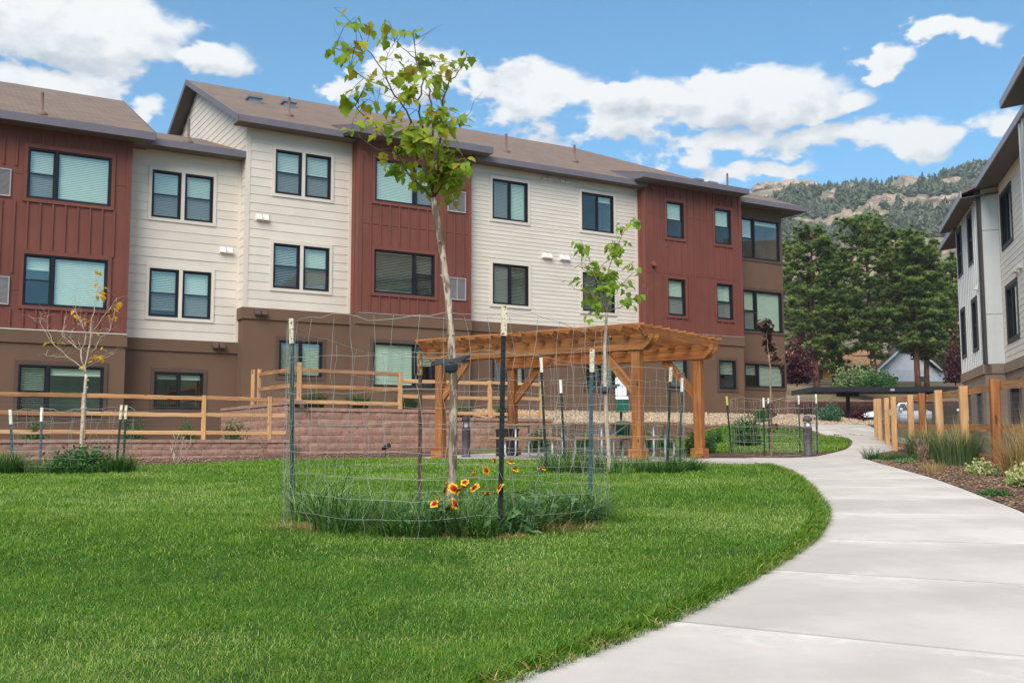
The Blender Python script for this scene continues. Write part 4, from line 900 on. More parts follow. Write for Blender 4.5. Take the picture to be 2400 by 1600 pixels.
# ------------------------------------------------------------------ retaining walls of split-face block
def block_mesh(L, H, D, seed):
    rng = np.random.default_rng(seed); mb = MB(); nx_, nz_ = 4, 3
    V = []
    for j in range(nz_+1):
        for i in range(nx_+1):
            edge = i in (0, nx_) or j in (0, nz_)
            x = -L/2+L*i/nx_; z = H*j/nz_
            y = .004 if edge else -rng.uniform(.002, .022)
            if not edge: x += rng.normal(0, .02); z += rng.normal(0, .012)
            V.append((x, y, z))
    F = [(j*(nx_+1)+i, j*(nx_+1)+i+1, (j+1)*(nx_+1)+i+1, (j+1)*(nx_+1)+i) for j in range(nz_) for i in range(nx_)]
    mb.add(V, F, True); mb.add([(-L/2,.004,0),(L/2,.004,0),(L/2,D,0),(-L/2,D,0),(-L/2,.004,H),(L/2,.004,H),(L/2,D,H),(-L/2,D,H)], [(0,3,2,1),(4,5,6,7),(1,2,6,5),(2,3,7,6),(3,0,4,7)])
    return mb.mesh('block', 'block')
BLK = {}
def course(root, u0, u1, z, h, d, shift, rot=0.0, bl=.45, name='block', m=None, flip=None):
    """a row of blocks in the wall's local frame: x along, y back"""
    x = u0+(shift if shift else 0)-(bl if shift else 0)
    while x < u1-.01:
        a, b_ = max(x, u0), min(x+bl, u1); x += bl
        L = round(b_-a-.004, 3)
        if L < .06: continue
        key = (L, round(h, 3), random.randrange(5))
        if key not in BLK: BLK[key] = block_mesh(L, h-.003, .26, len(BLK)+3)
        link(name, BLK[key], None, root, loc=((a+b_)/2, d+random.uniform(-.006, .006), z))
def caps(root, u0, u1, z, d, h=.085):
    x = u0
    while x < u1-.05:
        L = min(.6, u1-x); mb = MB(); rng = random.Random(int(x*100))
        mb.box(-L/2+.003, L/2-.003, 0, .32, 0, h); o = mb.build('cap_stone', 'cap', root); o.location = (x+L/2, d+rng.uniform(-.006,.006)-.03, z+rng.uniform(-.002,.003)); x += L
lx, ly = ud(4.0, 24.6)
wl = empty('retaining_wall', (lx, ly, .4), TH, 'long low split-face block retaining wall below the left rail fence', 'wall')
for k in range(4): course(wl, -4.4, 4.58, .03+.15*k, .15, 0, .225 if k % 2 else 0)
caps(wl, -4.4, 4.58, .63, 0, .075); MB().box(-4.4, 4.58, .10, .25, -.2, .62).build('wall_core', 'joint', wl)
lx, ly = ud(8.65, 25.0)
wu = empty('retaining_wall', (lx, ly, .4), TH, 'taller stepped split-face block retaining wall beside the pergola', 'wall')
for k in range(7): course(wu, 0, 4.55 if k > 5 else 7.75, .02+.2*k, .2, 0, .225 if k % 2 else 0)
caps(wu, -.03, 4.58, 1.42, 0, .085); caps(wu, 4.58, 7.8, 1.22, 0, .085)
mb = MB(); mb.box(.3, 4.55, .10, .25, -.2, 1.415); mb.box(4.55, 7.75, .10, .25, -.2, 1.21); mb.box(.10, .25, .30, 6.4, -.2, 1.5); mb.build('wall_core', 'joint', wu)
# left flank running back to the building
fl = empty('wall_flank', (0, 0, 0), -pi/2, parent=wu)
for k in range(3, 8): course(fl, -6.4, -.30, .02+.2*k, .2 if k < 7 else .16, 0, .225 if k % 2 else 0)
x = -6.4
while x < -.05:
    o = MB().box(-.297, .297, -.03, .30, 0, .085).build('cap_stone', 'cap', fl); o.location = (x+.3, random.uniform(-.006, .006), 1.585); x += .6

# ------------------------------------------------------------------ rail fences
def mesh_panel(mb, p0, p1, z0a, z0b, h, sx=.05, sz=.10, r=.0016):
    """welded wire between two points, bottom heights z0a..z0b"""
    p0, p1 = Vector((*p0, z0a)), Vector((*p1, z0b)); d = p1-p0; L = d.length; n = int(L/sx); up = Vector((0,0,1))
    nr = Vector((-d.y, d.x, 0)).normalized()*r
    for k in range(n+1):
        a = p0+d*(k/n); mb.add([a-nr, a+nr, a+d.normalized()*r*1.6, a-nr+up*h, a+nr+up*h, a+d.normalized()*r*1.6+up*h], [(0,1,4,3),(1,2,5,4),(2,0,3,5)])
    for j in range(int(h/sz)+1):
        a = p0+up*(j*sz); b = p1+up*(j*sz); mb.add([a-nr, a+nr, a+up*r*1.6, b-nr, b+nr, b+up*r*1.6], [(0,1,4,3),(1,2,5,4),(2,0,3,5)])
def rail(root, a, b, m, w=.05, h=.095, n=7, seed=0):
    """slightly wavy split rail along local X"""
    a, b = Vector(a), Vector(b); L = (b-a).length; rng = random.Random(seed); mb = MB(); rings = []
    N = max(4, int(L/.3))
    V = []; 
    for i in range(N+1):
        x = L*i/N; oz = rng.uniform(-.006, .006); hh = h/2*rng.uniform(.90, 1.06); ww = w/2
        V += [(x, -ww, -hh+oz+.008), (x, -ww+.008, -hh+oz), (x, ww, -hh+oz), (x, ww, hh+oz), (x, -ww+.010, hh+oz), (x, -ww, hh+oz-.010)]
    F = [(i*6+k, i*6+(k+1) % 6, (i+1)*6+(k+1) % 6, (i+1)*6+k) for i in range(N) for k in range(6)]+[tuple(range(6))[::-1], tuple(N*6+k for k in range(6))]
    mb.add(V, F); me = mb.mesh('rail', m); o = link('rail', me, None, root)
    x = (b-a).normalized(); y = Vector((0,0,1)).cross(x).normalized(); z = x.cross(y); o.location = a; o.rotation_euler = Matrix((x, y, z)).transposed().to_euler(); return o
def post(root, x, y, z0, z1, s, m, name='post', lean=0):
    o = timber(name, (x, y, z0), (x+lean, y, z1), s, s, m, root, ch=.008); return o
fx, fy = ud(4.0, 24.95)
fn1 = empty('rail_fence', (fx, fy, 1.0), TH, 'three rail wooden fence with wire mesh on the low left retaining wall', 'fence')
PU = [-2.9, -.22, 2.46, 4.06]
for u in PU: post(fn1, u, 0, -.2, 1.15, .09, 'rail')
ends = [-5.6]+PU+[4.48]; mw = MB()
for i, (a, c) in enumerate(zip(ends, ends[1:])):
    for j, z in enumerate((1.085, .68, .265)):
        rail(fn1, (a+(.047 if i else 0), random.uniform(-.006,.006), z+random.uniform(-.012,.012)), (c-(.047 if i < 4 else 0), 0, z+random.uniform(-.012,.012)), 'railweath' if (j == 0 or (j == 1 and i < 2)) else 'rail', seed=i*7+j)
mesh_panel(mw, (-5.6, .036), (4.4, .036), .06, .06, 1.0); mw.build('wire_mesh', 'wirefence', fn1)
fx, fy = ud(8.93, 25.3)
fn2 = empty('rail_fence', (fx, fy, 1.7), TH, 'stepped three rail wooden fence on the taller retaining wall beside the pergola', 'fence')
for u, z0, z1 in ((0, .1, 1.36), (2.81, .1, 1.20), (5.58, -.2, 1.06), (7.32, -.2, 1.09)): post(fn2, u, 0, z0, z1, .10, 'rail')
for i, (a, c, zs_) in enumerate(((0, 2.81, (1.16, .75, .36)), (2.81, 5.58, (.985, .56, .14)), (5.58, 7.32, (1.0, .58, .12)))):
    for j, z in enumerate(zs_): rail(fn2, (a+.052, 0, z), (c-.052, 0, z-.01), 'railweath' if j < 2 and i == 0 else 'rail', seed=40+i*5+j)
mw = MB(); mesh_panel(mw, (0,.04), (2.8,.04), .2, .2, 1.0); mesh_panel(mw, (2.82,.04), (5.57,.04), .02, .02, 1.0); mesh_panel(mw, (5.6,.04), (7.3,.04), .02, .02, 1.0)
mesh_panel(mw, (.06,.05), (.06,3.7), .25, .25, .9); mw.build('wire_mesh', 'wirefence', fn2)
for y in (3.7, 4.0): post(fn2, .12-(y-3.7)*.3, y, .1, 1.42, .09, 'rail')
for z in (1.24, .82, .42): rail(fn2, (0, .052, z-.02), (.10, 3.65, z+.02), 'railweath', seed=77+int(z*10))

# right hand fence
RF = [(5.9,9.1),(6.45,11.4),(7.03,13.7),(7.45,16.0),(7.97,18.3),(8.48,20.6),(9.06,22.9),(9.68,25.2),(10.15,27.6),(10.8,29.9),(11.4,32.2),(12.1,34.5)]
RTOP = [1.80,1.87,1.93,1.976,2.0,2.04,2.09,2.16,2.23,2.29,2.37,2.46]
fn3 = empty('rail_fence', (RF[3][0], RF[3][1], .55), 0, 'honey coloured post and rail fence with wire mesh along the right side of the path', 'fence')
rel = [(x-RF[3][0], y-RF[3][1], zf(x, y)-.55, zt_-.55) for (x, y), zt_ in zip(RF, RTOP)]
mw = MB()
for i, (x, y, z0, z1) in enumerate(rel):
    o = timber('post', (x, y, z0-.2), (x+random.uniform(-.008,.008), y, z1), .14, .14, 'cedar' if i in (3, 6) else 'rail', fn3, ch=.012, roll=radians(-14))
    if i+1 < len(rel):
        x2, y2, w0, w1 = rel[i+1]; off = .10; nx_, ny_ = .97*off, -.24*off
        for j, f in enumerate((.93, .47, .12)):
            h0, h1 = z0+(z1-z0)*f, w0+(w1-w0)*f
            rail(fn3, (x+nx_, y+ny_, h0), (x2+nx_, y2+ny_, h1), 'railweath', .045, .13 if j < 2 else .11, seed=100+i*3+j)
        mesh_panel(mw, (x+.16, y-.04), (x2+.16, y2-.04), z0+.05, w0+.05, 1.15, .05, .10, .0014)
mw.build('wire_mesh', 'wirefence', fn3)

# ------------------------------------------------------------------ pergola
pga = -atan2(.574, .819)
per = empty('pergola', (PO.x, PO.y, PZ), pga, 'stained timber pergola over the picnic tables', 'pergola')
PL, PS, PH = 4.95, 2.8, 2.15
for a, b in ((0,0),(-PL,0),(0,PS),(-PL,PS)):
    o = timber('post', (a, b, .0), (a, b, PH+.26), .19, .19, 'cedar', per, ch=.012)
    q = MB(); 
    for s0, s1, t0, t1 in ((-.15,.15,-.15,-.096),(-.15,.15,.096,.15),(-.15,-.096,-.0955,.0955),(.096,.15,-.0955,.0955)): q.box(s0, s1, t0, t1, 0, .22)
    k = q.build('post_base', 'cedar', per); k.location = (a, b, 0)
H_ = .30; c = .22
bend = ((c, -H_/2), (0, -H_/2+c*.9), (0, H_/2))
for b in (0, PS):
    for s in (-1, 1): timber('beam', (-PL-.42, b+s*.118, PH+H_/2), (.42, b+s*.118, PH+H_/2), .045, H_, 'cedar', per, ends=bend)
rend = ((.16, -.095), (.10, -.06), (.085, -.015), (.03, .01), (0, .045), (0, .095))
nr = 15
for i in range(nr):
    a = -PL-.30+(PL+.60)*i/(nr-1)
    timber('rafter', (a, -.46, PH+H_+.045), (a, PS+.46, PH+H_+.045), .040, .19, 'cedar', per, ends=rend)
for i in range(11):
    b = -.42+(PS+.84)*i/10
    timber('slat', (-PL-.40, b, PH+H_+.163), (.40, b, PH+H_+.163), .04, .042, 'cedar', per, ch=.003)
def brace(a, b, dirx):
    """plank knee brace from post face up to the beams"""
    x0, x1 = a+dirx*.06, a+dirx*.80; z0, z1 = PH-.80, PH+.02
    L = sqrt((x1-x0)**2+(z1-z0)**2); timber('brace', (x0, b, z0), (x1, b, z1), .09, .17, 'cedar', per, ch=.006)
for b in (0, PS): brace(0, b, -1); brace(-PL, b, 1)
# ------------------------------------------------------------------ picnic tables
def picnic(loc, rz, label):
    t = empty('picnic_table', loc, rz, label, 'picnic table', 'picnic tables under the pergola')
    for k in range(5): timber('table_plank', (-.92, -.30+.15*k, .745), (.92, -.30+.15*k, .745), .142, .04, 'tablewood', t, ch=.004)
    for s in (-1, 1):
        for k in range(2): timber('seat_plank', (-.92, s*(.62+.15*k), .445), (.92, s*(.62+.15*k), .445), .142, .04, 'tablewood', t, ch=.004)
    for x in (-.62, .62):
        for s in (-1, 1):
            pts = [(x, s*.26, .72), (x, s*.26, .14)]+[(x, s*(.26+.13*(1-cos(q))), .14-.11*sin(q)) for q in np.linspace(.3, pi/2, 4)]+[(x, s*(.50), .03)]+[(x, s*(.55+.12*sin(q)), .03+.11*(1-cos(q))) for q in np.linspace(.3, pi/2, 4)]+[(x, s*.67, .42)]
            MB().tube(pts, .022, 8).build('leg_tube', 'galv', t)
        MB().tube([(x, -.72, .42), (x, .72, .42)], .02, 8).build('cross_tube', 'galv', t); MB().tube([(x, -.32, .715), (x, .32, .715)], .02, 8).build('cross_tube', 'galv', t)
        MB().tube([(x, 0, .43), (x*.25, 0, .71)], .014, 6).build('diagonal_tube', 'galv', t)
    return t
x, y = pg(-3.05, 1.35); picnic((x, y, PZ), pga, 'picnic table nearer the left pergola post, in front of the dark bin')
x, y = pg(-.95, 1.55); picnic((x, y, PZ), pga, 'picnic table behind the staked sapling, beside the front right pergola post')
# ------------------------------------------------------------------ bollards, bin, dog station, spotlight
def bollard(loc, label, h=.97):
    b = empty('bollard_light', loc, 0, label, 'bollard light', 'path bollard lights')
    MB().lathe([(.115,0),(.115,.03),(.10,.04),(.10,h*.66),(.105,h*.67),(.105,h*.70)], 20).build('shaft', 'bollard', b)
    MB().lathe([(.05,h*.70),(.075,h*.74),(.035,h*.80),(.03,h*.86)], 16).build('reflector', 'lamp', b)
    for k in range(4): q = 2*pi*(k+.5)/4; MB().tube([(.088*cos(q), .088*sin(q), h*.70), (.088*cos(q), .088*sin(q), h*.88)], .010, 6).build('rib', 'bollard', b)
    MB().lathe([(.105,h*.86),(.108,h*.88),(.105,h*.92),(.085,h*.96),(.05,h*.99),(.005,h)], 20).build('dome', 'bollard', b); return b
bollard((7.08, 24.9, zf(7.08, 24.9)), 'grey domed bollard light at the edge of the path')
bollard((-1.08, 24.4, .66), 'dark domed bollard light behind the pergola\'s front left post', 1.0)
bn = empty('litter_bin', (-.12, 24.8, PZ), pga, 'dark brown square litter bin behind the picnic table', 'litter bin')
MB().prism([(-.19,-.19),(.19,-.19),(.19,.19),(-.19,.19)], 'z', 0, .62).build('body', 'bindark', bn); MB().box(-.21, .21, -.21, .21, .621, .68).build('rim', 'bindark', bn); MB().box(-.15, .15, -.15, .15, .681, .695).build('lid_opening', 'black', bn)
for s in (-.12, -.04, .04, .12): MB().box(s-.03, s+.03, -.197, -.1905, .05, .58).build('slat', 'bindark', bn)
sx, sy = 2.94, 28.0; sz = zf(sx, sy)
dg = empty('pet_waste_station', (sx, sy, sz), 0, 'green pet waste station with blank white sign behind the pergola', 'waste station')
MB().box(-.03, .03, -.02, .02, 0, 2.05).build('post', 'green', dg); MB().prism([(-.15,1.50),(-.12,1.47),(.12,1.47),(.15,1.50),(.15,1.95),(.12,1.98),(-.12,1.98),(-.15,1.95)], 'y', -.031, -.021).build('sign_panel', 'signwhite', dg)
q = MB(); q.prism([(-.23,1.03),(-.021,1.03),(-.021,1.44),(-.10,1.44),(-.23,1.36)], 'x', -.15, .17); bx_ = q.build('bag_dispenser', 'green', dg); MB().prism([(-.24,1.371),(-.09,1.452),(-.09,1.462),(-.24,1.381)], 'x', -.16, .18).build('lid', 'signwhite', bx_)
q = MB().lathe([(.17,.28),(.19,.72),(.20,.73),(.20,.77),(.03,.80)], 16, (.02, -.23, 0)); q.build('waste_bin', 'green', dg)
lx, ly = -2.85, 23.4
sp = empty('spotlight', (lx, ly, zf(lx, ly)), 0, 'small black spotlight on a stake in front of the retaining wall', 'spotlight')
MB().tube([(0,0,-.05),(0,0,.24)], .01, 6).build('stake', 'black', sp); MB().tube([(-.08,.03,.22),(-.02,.01,.25),(.06,-.02,.29),(.10,-.035,.31)], [.03,.045,.055,.058], 10).build('lamp_head', 'black', sp)
# ------------------------------------------------------------------ leaves and saplings
def leaf_arrays(seed):
    r = np.random.default_rng(seed); w = r.uniform(.85, 1.15); bend = r.uniform(.15, .45); fold = r.uniform(.15, .4)
    out = [(.17,.03),(.37,.14),(.35,.33),(.43,.52),(.27,.62),(.17,.82)]
    V = [(0,0),(0,.3),(0,.62),(0,1.0)]+[(x*w*r.uniform(.9,1.1), y+r.normal(0,.02)) for x, y in out]+[(-x*w*r.uniform(.9,1.1), y+r.normal(0,.02)) for x, y in out]
    P = np.array([(x, y, abs(x)*fold-bend*y*y+r.normal(0,.02)) for x, y in V])
    F = []
    for b in (4, 10):
        q = [(0,b,1),(b,b+1,1),(b+1,b+2,1),(1,b+2,2),(b+2,b+3,2),(b+3,b+4,2),(b+4,b+5,2),(2,b+5,3)]
        F += q if b == 4 else [t[::-1] for t in q]
    return P, np.array(F)
LEAFV = [leaf_arrays(s) for s in range(6)]
_leafme = {}
def leaf_me(m, k):
    if (m, k) not in _leafme:
        me = npmesh('leaf', LEAFV[k][0], LEAFV[k][1], m, True); _leafme[(m, k)] = me
    return _leafme[(m, k)]
def add_leaves(crown, spots, m, size, mattr, rng, maxobj=295):
    """spots: (position, outward azimuth); every leaf hangs from its tip of twig"""
    order = list(range(len(spots))); rng.shuffle(order); rest = []
    for n, i in enumerate(order):
        p, az = spots[i]; s = size*rng.uniform(.7, 1.25)
        e = Euler((rng.uniform(-1.25, .15), rng.uniform(-.6, .6), az+rng.uniform(-.9, .9))); k = rng.randrange(6)
        if n < maxobj: link('leaf', leaf_me(m, k), None, crown, loc=p, rot=e, sc=(s, s, s))
        else: rest.append((p, e, s, k))
    if rest:
        V, F, T, b = [], [], [], 0
        for p, e, s, k in rest:
            R_ = np.array(e.to_matrix()); V.append(LEAFV[k][0]@R_.T*s+np.array(p)); F.append(LEAFV[k][1]+b); b += len(V[-1]); T.append(np.full(len(V[-1]), rng.random()))
        o = link('foliage', npmesh('foliage', np.concatenate(V), np.concatenate(F), mattr, True, np.concatenate(T)), None, crown, kind='stuff')
leafmat('leaf_main_a', [(186,160,50),(142,166,44),(126,164,44),(168,186,54),(118,152,44),(188,188,56),(164,142,48)], attr='tint')
def wob(a, b, n, k, rng):
    a, b = Vector(a), Vector(b); L = (b-a).length
    return [a.lerp(b, i/n)+Vector((rng.gauss(0,1), rng.gauss(0,1), rng.gauss(0,1)))*L*k*(0 if i in (0, n) else 1) for i in range(n+1)]
def sapling(name, label, cat, D, tocoord, trunk, trad, limbs, clusters, leafm, leafattr, size, barkm, twigm, seed, sub=.04, twigs=0, depthspread=.35, maxobj=295, mult=1.0):
    rng = random.Random(seed)
    b0 = pt(*tocoord(*trunk[0]), D); base = Vector((b0.x, b0.y, zf(b0.x, b0.y)))
    t = empty(name, base, 0, label, cat)
    P = lambda x, y, dy=0: pt(*tocoord(x, y), D+dy)-base
    tp = [Vector((P(*trunk[0]).x, 0, -.05))]+[P(*q) for q in trunk]; tp[1].z = max(.02, min(tp[1].z, .1))
    sm = [tp[0]]
    for a, b in zip(tp, tp[1:]): sm += [a.lerp(b, .5)+Vector((rng.gauss(0,.004), rng.gauss(0,.004), 0)), b]
    n = len(sm); rad = [trad[0]+(trad[1]-trad[0])*(i/(n-1)) for i in range(n)]; rad[0] = rad[1] = trad[0]*1.2
    tr = MB().tube(sm, rad, 12).build('trunk', barkm, t)
    for k in range(7 if trad[0] > .03 else 0):   # pruning stubs
        i = rng.randrange(n//2, n-1); a = sm[i]; q = rng.uniform(0, 2*pi); MB().tube([a, a+Vector((cos(q)*.05, sin(q)*.05, .03))], [.012, .008], 6).build('stub', barkm, tr)
    crown = empty('crown', (0,0,0), parent=t)
    tips = []
    for (pts, r0, r1, dy) in limbs:
        m_ = len(pts); q = [P(x, y, dy*(i/(m_-1))) for i, (x, y) in enumerate(pts)]; sm = [q[0]]
        for a, b in zip(q, q[1:]): sm += wob(a, b, 3, sub, rng)[1:]
        k = len(sm); MB().tube(sm, [(r0*.78)+(r1-r0*.78)*i/(k-1) for i in range(k)], 7).build('branch', twigm, crown)
        tips += sm[k//3:]
        tw = MB(); any_ = False
        for _ in range(twigs):
            i = rng.randrange(k//4, k); a = sm[i]; dr = Vector((rng.gauss(0,1), rng.gauss(0,.8), rng.uniform(.1,1.2))).normalized(); L = rng.uniform(.08, .32)*size/.085
            w_ = wob(a, a+dr*L, 3, .06, rng); tw.tube(w_, [r1*.9, r1*.7, r1*.5, r1*.3], 5); any_ = True
        if any_: tw.build('twigs', twigm, crown, kind='stuff')
    spots = []; tw = MB(); k_ = size/.092
    for (x, y, sp_, n_) in clusters:
        n_ = int(round(n_*mult)); dyc = rng.gauss(0, depthspread)
        for g0 in range(0, n_, 5):           # a twig for every handful of leaves
            e = P(x+rng.gauss(0, .45)*sp_, y+rng.gauss(0, .45)*sp_, dyc+rng.gauss(0, .10)); near = min(tips, key=lambda q: (q-e).length)
            mid = near.lerp(e, .55)+Vector((rng.gauss(0, .015), rng.gauss(0, .015), .02))*k_; tw.tube([near, mid, e], [.0030, .0022, .0014], 4)
            for j in range(min(5, n_-g0)):
                f = 1-j*.17*rng.uniform(.6, 1.2); q = mid.lerp(e, max(0, f*2-1)) if f > .5 else near.lerp(mid, f*2)
                p = q+Vector((rng.gauss(0, .035), rng.gauss(0, .035), rng.gauss(-.01, .025)))*k_; tw.tube([q, p], [.0012, .0009], 3); d = p-near
                spots.append((p, atan2(d.y, d.x)-pi/2))
    if tw.v: tw.build('petioles', twigm, crown, kind='stuff')
    add_leaves(crown, spots, leafm, size, leafattr, rng, maxobj)
    return t, base
c7 = lambda x, y: (740+x/3.135, y/3.135)
TR = [((1055-740)*3.135, 1235*3.135), ((1061-740)*3.135, 1080*3.135), ((1063-740)*3.135, 945*3.135), ((1060-740)*3.135, 840*3.135), ((1054-740)*3.135, 741*3.135), ((1049-740)*3.135, 690*3.135), ((1040-740)*3.135, 615*3.135), ((1028.5-740)*3.135, 536*3.135), (868, 1455)]
LB = [([(868,1455),(770,1370),(690,1290),(600,1140),(480,980),(400,880),(290,780)], .012, .004, -.35), ([(868,1455),(800,1180),(765,1030),(700,890),(640,780),(560,670),(510,545),(430,430),(350,320),(300,210)], .015, .003, .2),
      ([(868,1450),(790,1180),(765,860),(750,740),(790,600),(760,480),(700,410),(620,340)], .014, .003, -.15), ([(868,1450),(860,1000),(850,760),(820,620),(770,500),(730,370),(715,250)], .014, .003, .3), ([(868,1450),(920,1000),(930,740),(980,600),(1040,540),(1105,430)], .013, .003, -.25),
      ([(868,1455),(960,1260),(1060,1190),(1120,1170)], .010, .003, .25), ([(700,1300),(600,1200),(440,1160),(320,1110)], .005, .0025, -.1), ([(600,1140),(420,1080),(310,990)], .005, .0025, .1), ([(920,1000),(1000,920),(1090,880)], .006, .003, .2), ([(560,670),(400,600),(250,510)], .005, .0025, -.2), ([(510,545),(530,400),(580,310)], .004, .002, .1), ([(990,1330),(975,1400),(985,1470)], .004, .002, -.2), ([(458,800),(455,740),(470,640)], .003, .0015, 0), ([(350,320),(240,370),(140,350)], .004, .002, -.2)]
CLU = [(850,1230,130,75),(960,1190,110,55),(700,1130,110,36),(900,1320,90,36),(990,1320,60,24),(620,1250,70,14),(1090,1190,45,14),(985,1490,36,7),(850,1020,120,40),(720,960,90,24),(900,860,100,26),(600,880,60,8),(1040,890,60,9),(460,930,70,9),(320,920,60,8),(1000,800,50,6),
       (640,530,80,15),(640,650,80,11),(500,560,60,7),(400,560,60,7),(720,680,50,6),(790,420,70,9),(850,450,50,5),(900,600,60,8),(990,510,50,7),(1110,460,45,8),(880,740,60,6),(760,550,50,5),(650,770,50,5),(250,370,70,13),(130,350,35,4),(290,130,45,6),(400,200,45,6),(520,150,28,3),(540,250,40,4),(650,240,40,5),(740,230,25,4),(330,290,35,4),(240,510,40,4),(240,730,55,9),(360,730,45,6),(600,440,40,4),(130,55,8,1)]
sapling('maple_sapling', 'tall young tree with yellowing green leaves inside the front wire cage', 'tree', 8.85, c7, TR, (.040, .027), LB, CLU, 'leaf_main', 'leaf_main_a', .092, 'bark', 'twigdark', 3, twigs=5, mult=1.1)
c13 = lambda x, y: (1300+x/2.377, 480+y/2.377)
sapling('maple_sapling', 'slim young tree with bright green leaves in the wire cage before the pergola', 'tree', 15.9, c13, [(305,1495),(297,1330),(288,1180),(280,1000),(278,800),(285,700),(290,600)], (.036, .020),
        [([(290,600),(305,500),(320,300),(370,180),(430,90),(455,62)], .015, .003, .2), ([(290,600),(240,480),(185,400),(150,330)], .010, .003, -.3), ([(290,590),(205,490),(110,470),(85,430)], .008, .003, .3), ([(295,560),(235,420),(165,260),(150,200)], .010, .003, .1), ([(292,600),(400,560),(470,510),(500,440)], .009, .003, -.2), ([(305,520),(390,430),(430,380)], .008, .003, .3), ([(470,510),(515,500),(518,460)], .004, .002, 0), ([(320,300),(270,330),(240,380)], .005, .003, .3)],
        [(160,200,42,12),(170,330,45,12),(240,370,50,16),(300,400,60,22),(220,560,45,18),(215,630,36,12),(150,480,40,8),(90,430,18,3),(380,480,40,9),(460,500,26,5),(330,290,45,12),(300,230,45,10),(370,240,35,7),(380,130,28,7),(450,65,32,8),(340,200,30,6),(400,330,40,7),(270,460,50,14),(330,450,50,14),(350,540,30,5),(400,540,25,5)], 'leaf_second', None, .108, 'barkyoung', 'twig', 5, twigs=3, mult=1.2)
c2 = lambda x, y: (x/2.703, 560+y/2.703)
sapling('cottonwood_sapling', 'nearly bare young tree with a few golden leaves before the left fence', 'tree', 16.4, c2, [(510,1420),(518,1250),(530,1080),(540,950),(548,855)], (.034, .022),
        [([(545,855),(560,700),(575,560),(600,400),(615,300),(612,190)], .014, .003, .1), ([(545,855),(430,750),(330,660),(300,550),(300,485)], .010, .003, -.3), ([(520,790),(510,700),(430,640),(390,600),(420,490)], .008, .003, .3), ([(560,720),(590,580),(690,450),(740,375)], .009, .003, -.2), ([(558,720),(640,620),(700,575)], .006, .002, .3), ([(545,850),(515,740),(545,600),(500,500),(470,440)], .010, .003, .2), ([(430,750),(330,740),(290,735)], .005, .002, 0), ([(565,760),(650,740),(720,728)], .006, .002, -.2), ([(330,660),(270,560),(250,520)], .004, .002, .1), ([(600,400),(560,340),(550,280)], .003, .002, 0), ([(545,600),(480,400),(470,330)], .004, .002, -.2), ([(500,700),(440,620),(470,560)], .005, .002, .1)],
        [(640,350,35,14),(720,440,18,6),(500,495,18,6),(580,760,20,4),(620,745,20,5),(610,270,22,4),(610,205,12,3),(450,455,8,1),(300,640,12,3),(395,650,8,2),(340,580,6,1),(640,570,6,1),(520,840,10,2),(600,600,12,2),(640,700,10,2),(680,490,10,2),(735,400,10,2)], 'leaf_yellow', None, .075, 'barkyoung', 'barkyoung', 9, twigs=9, sub=.05)
c8 = lambda x, y: (1640+x/2.904, 700+y/2.904)
sapling('plum_sapling', 'purple leaved sapling with a tufted top in the far wire cage', 'tree', 25.6, c8, [(488,1050),(486,900),(484,740),(482,600),(480,460),(470,380)], (.032, .018),
        [([(470,380),(460,320),(455,240),(460,150)], .012, .004, .1), ([(482,440),(530,420),(575,380)], .009, .004, -.1), ([(476,400),(500,370),(530,345)], .006, .003, .2), ([(486,720),(500,680)], .006, .003, .1)],
        [(455,165,45,34),(450,220,40,22),(460,280,25,16),(455,320,15,8),(500,355,40,14),(540,370,30,10),(560,480,25,6),(485,760,15,6),(487,880,15,6)], 'leaf_purple', None, .15, 'twig', 'twig', 12, twigs=2)

# ------------------------------------------------------------------ wire tree cages
def tpost(parent, base, top, m, capm, caph=.22, det=True):
    base, top = Vector(base), Vector(top); d = top-base; L = d.length; z = d.normalized()
    mb = MB(); s = .019
    mb.box(-s, s, -.003, .003, -.12, L); mb.box(-.003, .003, .0031, .030, -.12, L)
    if det:
        k = .1
        while k < L-.05: mb.box(-.006, .006, -.012, -.0031, k, k+.022); k += .053
    me = mb.mesh('t_post', m); o = link('t_post', me, None, parent); o.location = base
    q = Vector((0,0,1)).rotation_difference(z); o.rotation_euler = (q.to_matrix() @ Matrix.Rotation(random.uniform(-.6, .6), 3, 'Z')).to_euler()
    MB().box(-s-.0015, s+.0015, -.0165, -.0045, L-caph, L+.003).box(-.0045, .0045, .0045, .0315, L-caph, L+.003).box(-s-.0015, s+.0015, -.0045, .0045, L-caph+.001, L+.002).build('painted_tip', capm, o); return o
